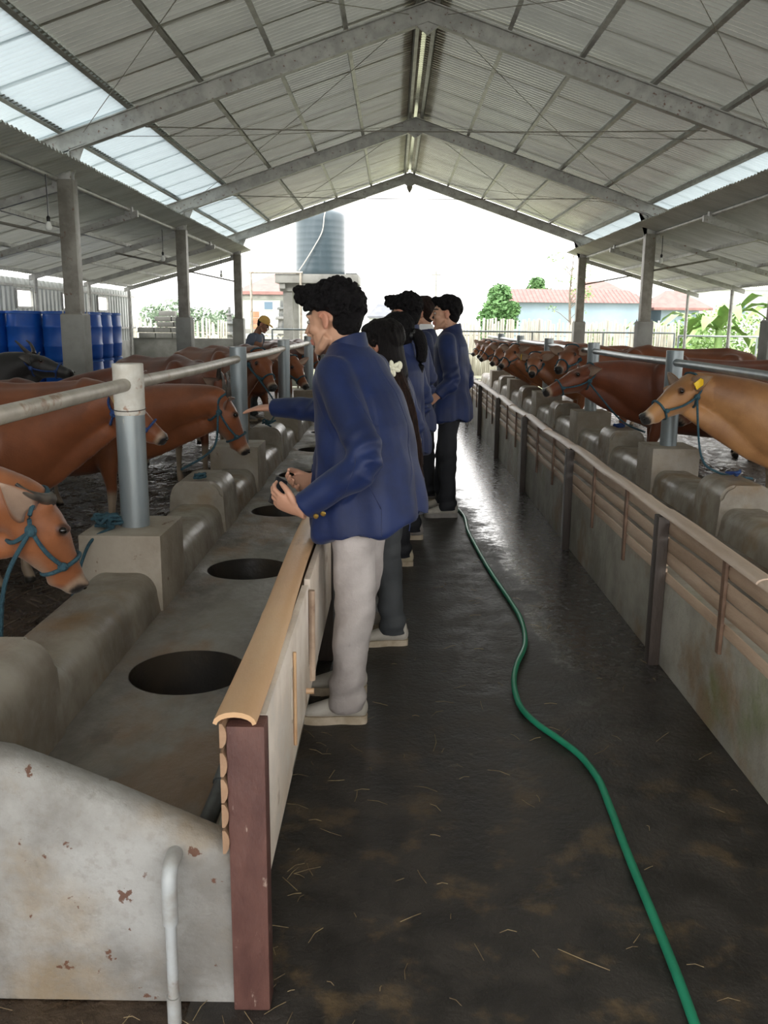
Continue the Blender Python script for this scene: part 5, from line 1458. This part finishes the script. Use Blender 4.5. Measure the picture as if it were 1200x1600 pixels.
# ================================================================ OUTSIDE
# water tower
t = thing('water_tower', 'concrete stand with beams carrying the water tank', 'tower', (-1.95, 24, 0))
for sx in (-.75, .75):
    for sy in (-.7, .7): obj('pillar', [box(sx - .12, sx + .12, sy - .12, sy + .12, 0, 2.45)], 'towerc', t)
obj('beam', [box(-.95, .95, -.85, -.6, 2.30, 2.5)], 'towerc', t); obj('beam', [box(-.95, .95, .6, .85, 2.30, 2.5)], 'towerc', t)
obj('slab', [box(-1.05, 1.05, -.98, .98, 2.5, 2.72, .01)], 'towerc', t)
for k in range(4): obj('beam_end', [box(-.95 + k * .6, -.80 + k * .6, -.94, -.82, 2.36, 2.5)], 'towerc', t)
t = thing('water_tank', 'dark grey cylindrical water tank standing on the concrete tower', 'tank', (-1.93, 24, 2.72))
prof = [(.02, 0), (.62, 0), (.645, .03)]
for k in range(9):
    z = .12 + k * .15; prof += [(.645, z), (.647, z + .02), (.647, z + .05), (.645, z + .07)]
prof += [(.64, 1.50), (.60, 1.56), (.38, 1.66), (.18, 1.70), (.17, 1.76), (.02, 1.77)]
obj('tank_shell', [lathe(prof, (0, 0, 0), 40)], 'tank', t)
obj('overflow_pipe', [tube([(.66, -.1, .05), (.95, -.1, .05), (1.0, -.1, .0), (1.0, -.1, -2.2)], .03, 8)], 'pvc_dark', t)
obj('tank_pipe', [tube([(.12, -.1, 1.6), (.12, -.1, 1.9)], .03, 8)], 'tank', t)
obj('cable', [tube(spline([(.20, -.3, 1.72), (.16, -.66, 1.45), (.10, -.68, 1.05), (-.12, -.70, .65), (-.35, -.66, .3), (-.5, -.6, .1)], 6), .014, 6)], 'lattice', t)
# pipe frame
t = thing('pipe_frame', 'thin white rectangular pipe frame standing before the water tower', 'pipe_frame', (-3.6, 23, 0))
obj('bar', [tube([(0, 0, 0), (0, 0, 2.75)], .03, 8)], 'rail', t); obj('bar', [tube([(1.25, 0, 0), (1.25, 0, 2.75)], .03, 8)], 'rail', t); obj('bar', [tube([(-.05, 0, 2.75), (1.3, 0, 2.75)], .03, 8)], 'rail', t)
# railing fence along the back and right
def rail_fence(label, pts, h=1.36, step=1.35):
    t = thing('rail_fence', label, 'fence', (*pts[0], 0)); O = Vector((*pts[0], 0))
    for (a, b) in zip(pts[:-1], pts[1:]):
        a, b = Vector((*a, 0)) - O, Vector((*b, 0)) - O; L = (b - a).length; n = max(1, int(L / step))
        for z in (h, h * .62, .25): obj('fence_rail', [tube([a + Vector((0, 0, z)), b + Vector((0, 0, z))], .022 if z == h else .014, 8)], 'pipe', t)
        for k in range(n + 1): obj('fence_post', [tube([lerp(a, b, k / n), lerp(a, b, k / n) + Vector((0, 0, h))], .022, 8)], 'pipe', t)
    return t
rail_fence('grey steel rail fence closing the far right end of the barn', [(1.6, 21.3), (6.6, 21.3)])
rail_fence('grey steel rail fence in the yard beyond the right side roof', [(6.7, 21.3), (11.5, 19.5)], 1.3)
rail_fence('short steel rail fence behind the farm worker', [(-2.9, 21.6), (-1.0, 21.6)], 1.36)
# mesh wires
# bamboo picket fences
def pickets(label, x0, x1, y, h, step, seed, y1=None):
    t = thing('bamboo_fence', label, 'fence', (x0, y, 0)); q = random.Random(seed)
    mm = mesh('picket', [tube([(0, 0, 0), (0, 0, 1)], [.036, .030], 7)], smooth=True); mm.materials.append(MT['picket'])
    n = int((x1 - x0) / step)
    for k in range(n):
        o = bpy.data.objects.new('picket', mm); COL.objects.link(o); o.parent = t
        o.location = (k * step, (0 if y1 is None else (y1 - y) * k / n) + q.uniform(-.02, .02), 0); o.scale = (1, 1, h * q.uniform(.93, 1.06)); o.rotation_euler = (q.uniform(-.02, .02), q.uniform(-.03, .03), 0)
    for z in (.5, 1.2): obj('cross_rail', [tube([(0, .05, z), (x1 - x0, .05 + (0 if y1 is None else y1 - y), z)], .02, 6)], 'picket', t)
pickets('pale bamboo picket fence running across behind the right pens', 1.6, 8.6, 27, 1.62, .062, 5)
pickets('bamboo picket fence beyond the left low wall', -8.4, -5.0, 27.5, 1.55, .08, 6)
# stacked blocks on left low wall
bl = thing('block_stack', 'grey concrete blocks stacked on the corner of the back wall', 'blocks', (-6.2, 21.87, 1.13))
q = random.Random(3)
for r_, (n, x0) in enumerate(((3, 0.05), (3, 0.02), (2, .5), (2, .45), (1, 0.55))):
    for k in range(n):
        xx = x0 + k * .41; obj('block', [box(xx, xx + .39, -.1 + q.uniform(-.01, .01), .1, r_ * .13, r_ * .13 + .12, .006)], 'towerc', bl)
# balustrade wall with round lattice
t = thing('lattice_wall', 'low pale garden wall with a lattice of round holes behind the worker', 'wall', (-4.9, 30, 0))
obj('coping', [box(0, 3.6, -.12, .12, 1.15, 1.3)], 'towerc', t); obj('base', [box(0, 3.6, -.12, .12, 0, .55)], 'lattice', t)
for k in range(19):
    for z in (.72, .98):
        obj('ring', [tube([(k * .19 + .1 + .085 * math.cos(a), 0, z + .11 * math.sin(a)) for a in [j * PI / 6 for j in range(13)]], .03, 6)], 'lattice', t)
# houses
def hip_roof(x0, x1, y0, y1, z, h, ov=.5, inset=None):
    x0 -= ov; x1 += ov; y0 -= ov; y1 += ov; d = (min(x1 - x0, y1 - y0)) / 2
    if inset is not None: d = inset
    cy = (y0 + y1) / 2
    vs = [Vector(v) for v in ((x0, y0, z), (x1, y0, z), (x1, y1, z), (x0, y1, z), (x0 + d, cy, z + h), (x1 - d, cy, z + h), (x0, y0, z - .15), (x1, y0, z - .15), (x1, y1, z - .15), (x0, y1, z - .15))]
    return vs, [(0, 1, 5, 4), (1, 2, 5), (2, 3, 4, 5), (3, 0, 4), (6, 9, 8, 7), (0, 6, 7, 1), (1, 7, 8, 2), (2, 8, 9, 3), (3, 9, 6, 0)]
t = thing('house', 'white two storey house with a red hipped roof beyond the left side', 'house', (-7.6, 45, 0))
obj('walls', [box(0, 2.9, 0, 6, 0, 3.0)], 'housewhite', t); obj('roof', [hip_roof(0, 2.9, 0, 6, 3.0, 1.0, .25, 1.5)], 'redroof', t)
obj('string_course', [box(-.1, 3.0, -.1, 0, 2.65, 2.8)], 'towerc', t)
for (wx, wz) in ((1.15, 2.1), (.5, 1.2), (2.0, 1.2)):
    f = obj('window', [box(wx, wx + .5, -.03, .02, wz, wz + .45)], 'housewhite', t); obj('pane', [box(wx + .05, wx + .45, -.045, -.03, wz + .05, wz + .40)], 'glass', f)
t = thing('house', 'narrow white annex with a red roof half behind the water tower', 'house', (-5.2, 53, 0))
obj('walls', [box(0.35, 3.0, 0, 5, 0, 2.7)], 'housewhite', t); obj('roof', [hip_roof(.35, 3.0, 0, 5, 2.7, .9, .25, 1.2)], 'redroof', t)
f = obj('window', [box(.7, 1.1, -.03, .02, 1.9, 2.4)], 'housewhite', t); obj('pane', [box(.75, 1.05, -.045, -.03, 1.95, 2.35)], 'glass', f)
t = thing('house', 'far dark grey hip roofed house between the heads in the middle', 'house', (-1.9, 70, 0))
obj('walls', [box(0, 2.3, 0, 5, 0, 2.05)], 'housewhite', t); obj('roof', [hip_roof(0, 2.3, 0, 5, 2.05, 1.1, .15, .9)], 'greyroof', t)
t = thing('long_building', 'long pale blue building with a red tiled roof beyond the picket fence', 'building', (7.3, 60, 0))
obj('walls', [box(0, 9.2, 0, 5, 0, 2.95)], 'housegrey', t)
def tiled_roof(x0, x1, y0, y1, z, h, nt, tl):
    v = [Vector(q) for q in ((x0, y0, z), (x1, y0, z), (x1 - 1.2, (y0 + y1) / 2, z + h), (x0, (y0 + y1) / 2, z + h), (x1, y1, z), (x0, y1, z))]
    return v, [(0, 1, 2, 3), (2, 4, 5, 3), (1, 4, 2), (0, 3, 5), (0, 5, 4, 1)]
obj('roof', [tiled_roof(-.2, 9.8, -.4, 5.4, 2.95, .95, 0, 0)], 'redroof', t)
for k in range(34): obj('roof_batten', [tube([(k * .28, -.42, 2.99), (k * .28, 2.45, 3.93)], .018, 5)], 'redroof', t)
t = thing('house', 'house with a tall red roof standing behind the long pale building', 'house', (14.0, 70, 0))
obj('walls', [box(0, 4.0, 0, 5, 0, 3.6)], 'housegrey', t); obj('roof', [hip_roof(0, 4.0, 0, 5, 3.6, 1.3, .6, 1.8)], 'redroof', t)
f = obj('window', [box(.3, 1.0, -.05, .05, 2.9, 3.4)], 'housewhite', t); obj('pane', [box(.35, .95, -.06, -.05, 2.95, 3.35)], 'glass', f)
t = thing('house', 'lower red roofed house at the right end of the long building', 'house', (17.9, 61, 0))
obj('walls', [box(0, 2.5, 0, 4, 0, 2.7)], 'housegrey', t); obj('roof', [hip_roof(0, 2.5, 0, 4, 2.7, 1.2, .7, 1.5)], 'redroof', t)
t = thing('house', 'white flat walled house seen past the thin right poles', 'house', (25, 69, 0))
obj('walls', [box(-1.2, 3.8, 0, 5, 0, 4.2)], 'housewhite', t); obj('parapet', [box(-1.3, 3.9, -.1, 5.1, 4.2, 4.4)], 'housewhite', t)
f = obj('window', [box(.6, 1.6, -.05, .05, 2.4, 3.2)], 'housegrey', t); obj('pane', [box(.7, 1.5, -.06, -.05, 2.5, 3.1)], 'glass', f)
# utility pole
t = thing('utility_pole', 'thin utility pole far behind the group', 'pole', (2.75, 60, 0)); obj('shaft', [tube([(0, 0, 0), (0, 0, 4.9)], .07, 6)], 'towerc', t); obj('crossarm', [box(-.3, .3, -.04, .04, 4.6, 4.7)], 'towerc', t)
# shrines
def shrine(label, x, y, s, seed):
    t = thing('shrine', label, 'shrine', (x, y, 0), 0, 'stone shrines')
    z = 0
    for k, (w_, h_) in enumerate(((.55, .5), (.42, .25), (.30, .35), (.45, .12), (.24, .28), (.38, .1), (.18, .22), (.28, .08), (.10, .22))):
        obj('tier', [lathe([(w_ * s * .5, 0), (w_ * s * .56, h_ * s * .3), (w_ * s * .45, h_ * s)], (0, 0, z), 8 if k % 2 else 4)], 'shrine', t, smooth=False); z += h_ * s * .98
    for k in range(4):
        a = k * PI / 2 + .78; obj('finial', [lathe([(.05 * s, 0), (.07 * s, .06 * s), (.0, .2 * s)], (.22 * s * math.cos(a), .22 * s * math.sin(a), 1.55 * s * .68), 6)], 'shrine', t)
shrine('carved stone shrine by the pole behind the left low wall', -5.8, 32, .98, 1)
shrine('carved stone shrine beside the yellow capped worker', -3.95, 32, 1.1, 2)
t = thing('gate_pillar', 'orange brick pillar left of the worker', 'pillar', (-4.75, 31, 0)); 
for k in range(9): obj('course', [box(-.14 + .02 * (k % 2), .14 - .02 * (k % 2), -.14, .14, k * .21, k * .21 + .2, .01)], 'brickorange', t)
# trees
def leaves(c, r, n, size, q, up=.3):
    vs, fs = [], []
    for k in range(n):
        v = Vector((q.gauss(0, 1), q.gauss(0, 1), q.gauss(0, 1))).normalized() * (q.random() ** .4)
        p = Vector((c[0] + v.x * r[0], c[1] + v.y * r[1], c[2] + v.z * r[2]))
        a = Vector((q.gauss(0, 1), q.gauss(0, 1), q.gauss(0, .6))).normalized(); b = a.cross(Vector((q.gauss(0, 1), q.gauss(0, 1), q.gauss(0, 1)))).normalized()
        L = size * q.uniform(.6, 1.3); o = len(vs)
        vs += [p - a * L, p + b * L * .45, p + a * L, p - b * L * .45]; fs.append((o, o + 1, o + 2, o + 3))
    return vs, fs
def tree(label, x, y, trunk, blobs, size, n, m='leaf', seed=1):
    q = random.Random(seed); t = thing('tree', label, 'tree', (x, y, 0))
    tp = [tube([(0, 0, 0), (.05, 0, trunk * .6), (0, 0, trunk)], [.16, .11, .07], 8)]
    for b in blobs: tp.append(tube([(0, 0, trunk * .7), (b[0] * .5, b[1] * .5, lerp(trunk * .7, b[2], .6)), b[:3]], [.07, .05, .02], 6))
    obj('trunk', tp, 'bark', t)
    for b in blobs:
        o = link('foliage', mesh('foliage', [leaves(b[:3], (b[3], b[3], b[3] * .85), n, size, q)]), m, t)
tree('bushy green tree at the left end of the long pale building', 6.4, 56, 1.6, [(0, 0, 2.6, 1.0), (-.5, 0, 1.9, .8), (.5, .2, 1.7, .85), (.1, 0, 3.3, .75), (-.3, 0, 1.0, .8), (.8, 0, 2.4, .6)], .16, 900, 'leaf', 3)
tree('small green tree behind the long pale roof', 10.6, 68, 2.6, [(0, 0, 3.9, .9), (-.7, 0, 3.5, .6), (.8, 0, 3.6, .65), (0, 0, 4.5, .6)], .15, 500, 'leaf', 4)
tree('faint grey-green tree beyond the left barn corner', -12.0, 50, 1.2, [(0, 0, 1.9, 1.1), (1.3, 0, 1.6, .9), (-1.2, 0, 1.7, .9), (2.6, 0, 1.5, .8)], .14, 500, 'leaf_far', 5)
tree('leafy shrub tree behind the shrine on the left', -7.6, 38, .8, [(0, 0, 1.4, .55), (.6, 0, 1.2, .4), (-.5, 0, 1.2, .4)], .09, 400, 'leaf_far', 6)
# nearly bare tree
q = random.Random(9); t = thing('bare_tree', 'slender nearly bare tree beside the farthest right column', 'tree', (6.15, 32, 0))
bp = [tube([(0, 0, 0), (.06, 0, 1.6), (.0, 0, 2.6), (.1, 0, 4.2)], [.06, .05, .035, .01], 6)]
lv = []
for k in range(22):
    z = q.uniform(1.6, 4.0); a = q.uniform(0, 2 * PI); L = q.uniform(.4, .95); e = Vector((math.cos(a) * L, math.sin(a) * L * .6, z + L * .7))
    bp.append(tube([(0.03, 0, z), lerp(Vector((0, 0, z)), e, .5) + Vector((0, 0, .05)), e], [.016, .011, .004], 5)); lv.append(leaves(e, (.22, .2, .16), 22, .05, q))
obj('trunk', bp, 'bark', t); link('foliage', mesh('foliage', lv), 'leaf_light', t)
# banana plants
def banana(label, x, y, h, n, seed, s=1.0):
    q = random.Random(seed); t = thing('banana_plant', label, 'plant', (x, y, 0), 0, 'banana plants beyond the right pens')
    obj('stem', [tube([(0, 0, 0), (.03, 0, h * .5), (0, 0, h * .75)], [.13 * s, .10 * s, .06 * s], 10)], 'leaf_light', t)
    for k in range(n):
        a = k * 2.4 + q.uniform(-.3, .3); L = q.uniform(1.1, 1.7) * s; lift = q.uniform(.5, 1.3)
        vs, fs = [], []; S = 10; dr = Vector((math.cos(a), math.sin(a), 0)); sd_ = Vector((-dr.y, dr.x, 0))
        for i in range(S + 1):
            u = i / S; p = Vector((0, 0, h * .7)) + dr * L * u * .8 + Vector((0, 0, L * (lift * u - 1.15 * u * u)))
            wd = .20 * s * math.sin(PI * min(1, u * .93 + .07)) ** .7
            tip = .03 * math.sin(i * 2.3)
            for v_, zz in ((-1, .05), (0, 0), (1, .05)): vs.append(p + sd_ * wd * v_ + Vector((0, 0, zz * wd * 4 - (0.02 if v_ == 0 else 0) + tip * abs(v_))))
        for i in range(S):
            for j in range(2): a_ = i * 3 + j; fs.append((a_, a_ + 3, a_ + 4, a_ + 1))
        link('leaf', mesh('leaf', [(vs, fs)], smooth=True), 'leaf_light', t)
bn = [(9.3, 26.0, 2.0, 8, 1.2), (10.6, 24.0, 2.1, 9, 1.2), (11.6, 27.0, 2.4, 9, 1.4), (8.4, 29.5, 1.6, 7, 1.0), (12.6, 23.5, 2.2, 8, 1.3), (10.0, 30, 2.0, 8, 1.2)]
pn = ['in front of the others', 'right of the thin pole', 'tallest of the clump', 'leftmost and smallest of the clump', 'rightmost of the clump', 'at the back of the clump']
for k, (x, y, h, n, s_) in enumerate(bn): banana('banana plant with broad light green leaves, %s' % pn[k], x, y, h, n, 30 + k, s_)
# grass
q = random.Random(21); vs, fs = [], []
for k in range(15000):
    x, y = q.uniform(7.3, 16), q.uniform(9, 29)
    h = q.uniform(.3, 1.0); a = q.uniform(0, 2 * PI); o = len(vs); b = Vector((x, y, -.03)); w_ = Vector((math.cos(a), math.sin(a), 0)) * .02
    vs += [b - w_, b + w_, b + Vector((q.gauss(0, .12), q.gauss(0, .12), h))]; fs.append((o, o + 1, o + 2))
o = link('grass', mesh('grass', [(vs, fs)]), 'grassdry'); tag(o, 'tall yellow-green grass growing outside the right pens', 'grass', kind='stuff')
q = random.Random(22)
for k, (x, y, r_, lb) in enumerate(((8.2, 25.5, .55, 'low green shrub at the foot of the picket fence'), (12.8, 29.0, .9, 'wide green shrub beyond the banana clump'), (14.5, 24.0, 1.1, 'big leafy shrub at the right edge of the yard'), (9.6, 28.5, 1.1, 'broad light green shrub just past the end of the picket fence'), (11.4, 31.0, 1.3, 'tall pale green shrub at the back of the yard'), (16.5, 29.0, 1.5, 'tallest green shrub far out in the yard'), (7.4, 33.0, .8, 'shrub rising above the picket fence'))):
    t = thing('shrub', lb, 'shrub', (x, y, 0)); link('foliage', mesh('foliage', [leaves((0, 0, r_ * .8), (r_, r_, r_), 1200, .09, q)]), 'leaf_light', t)
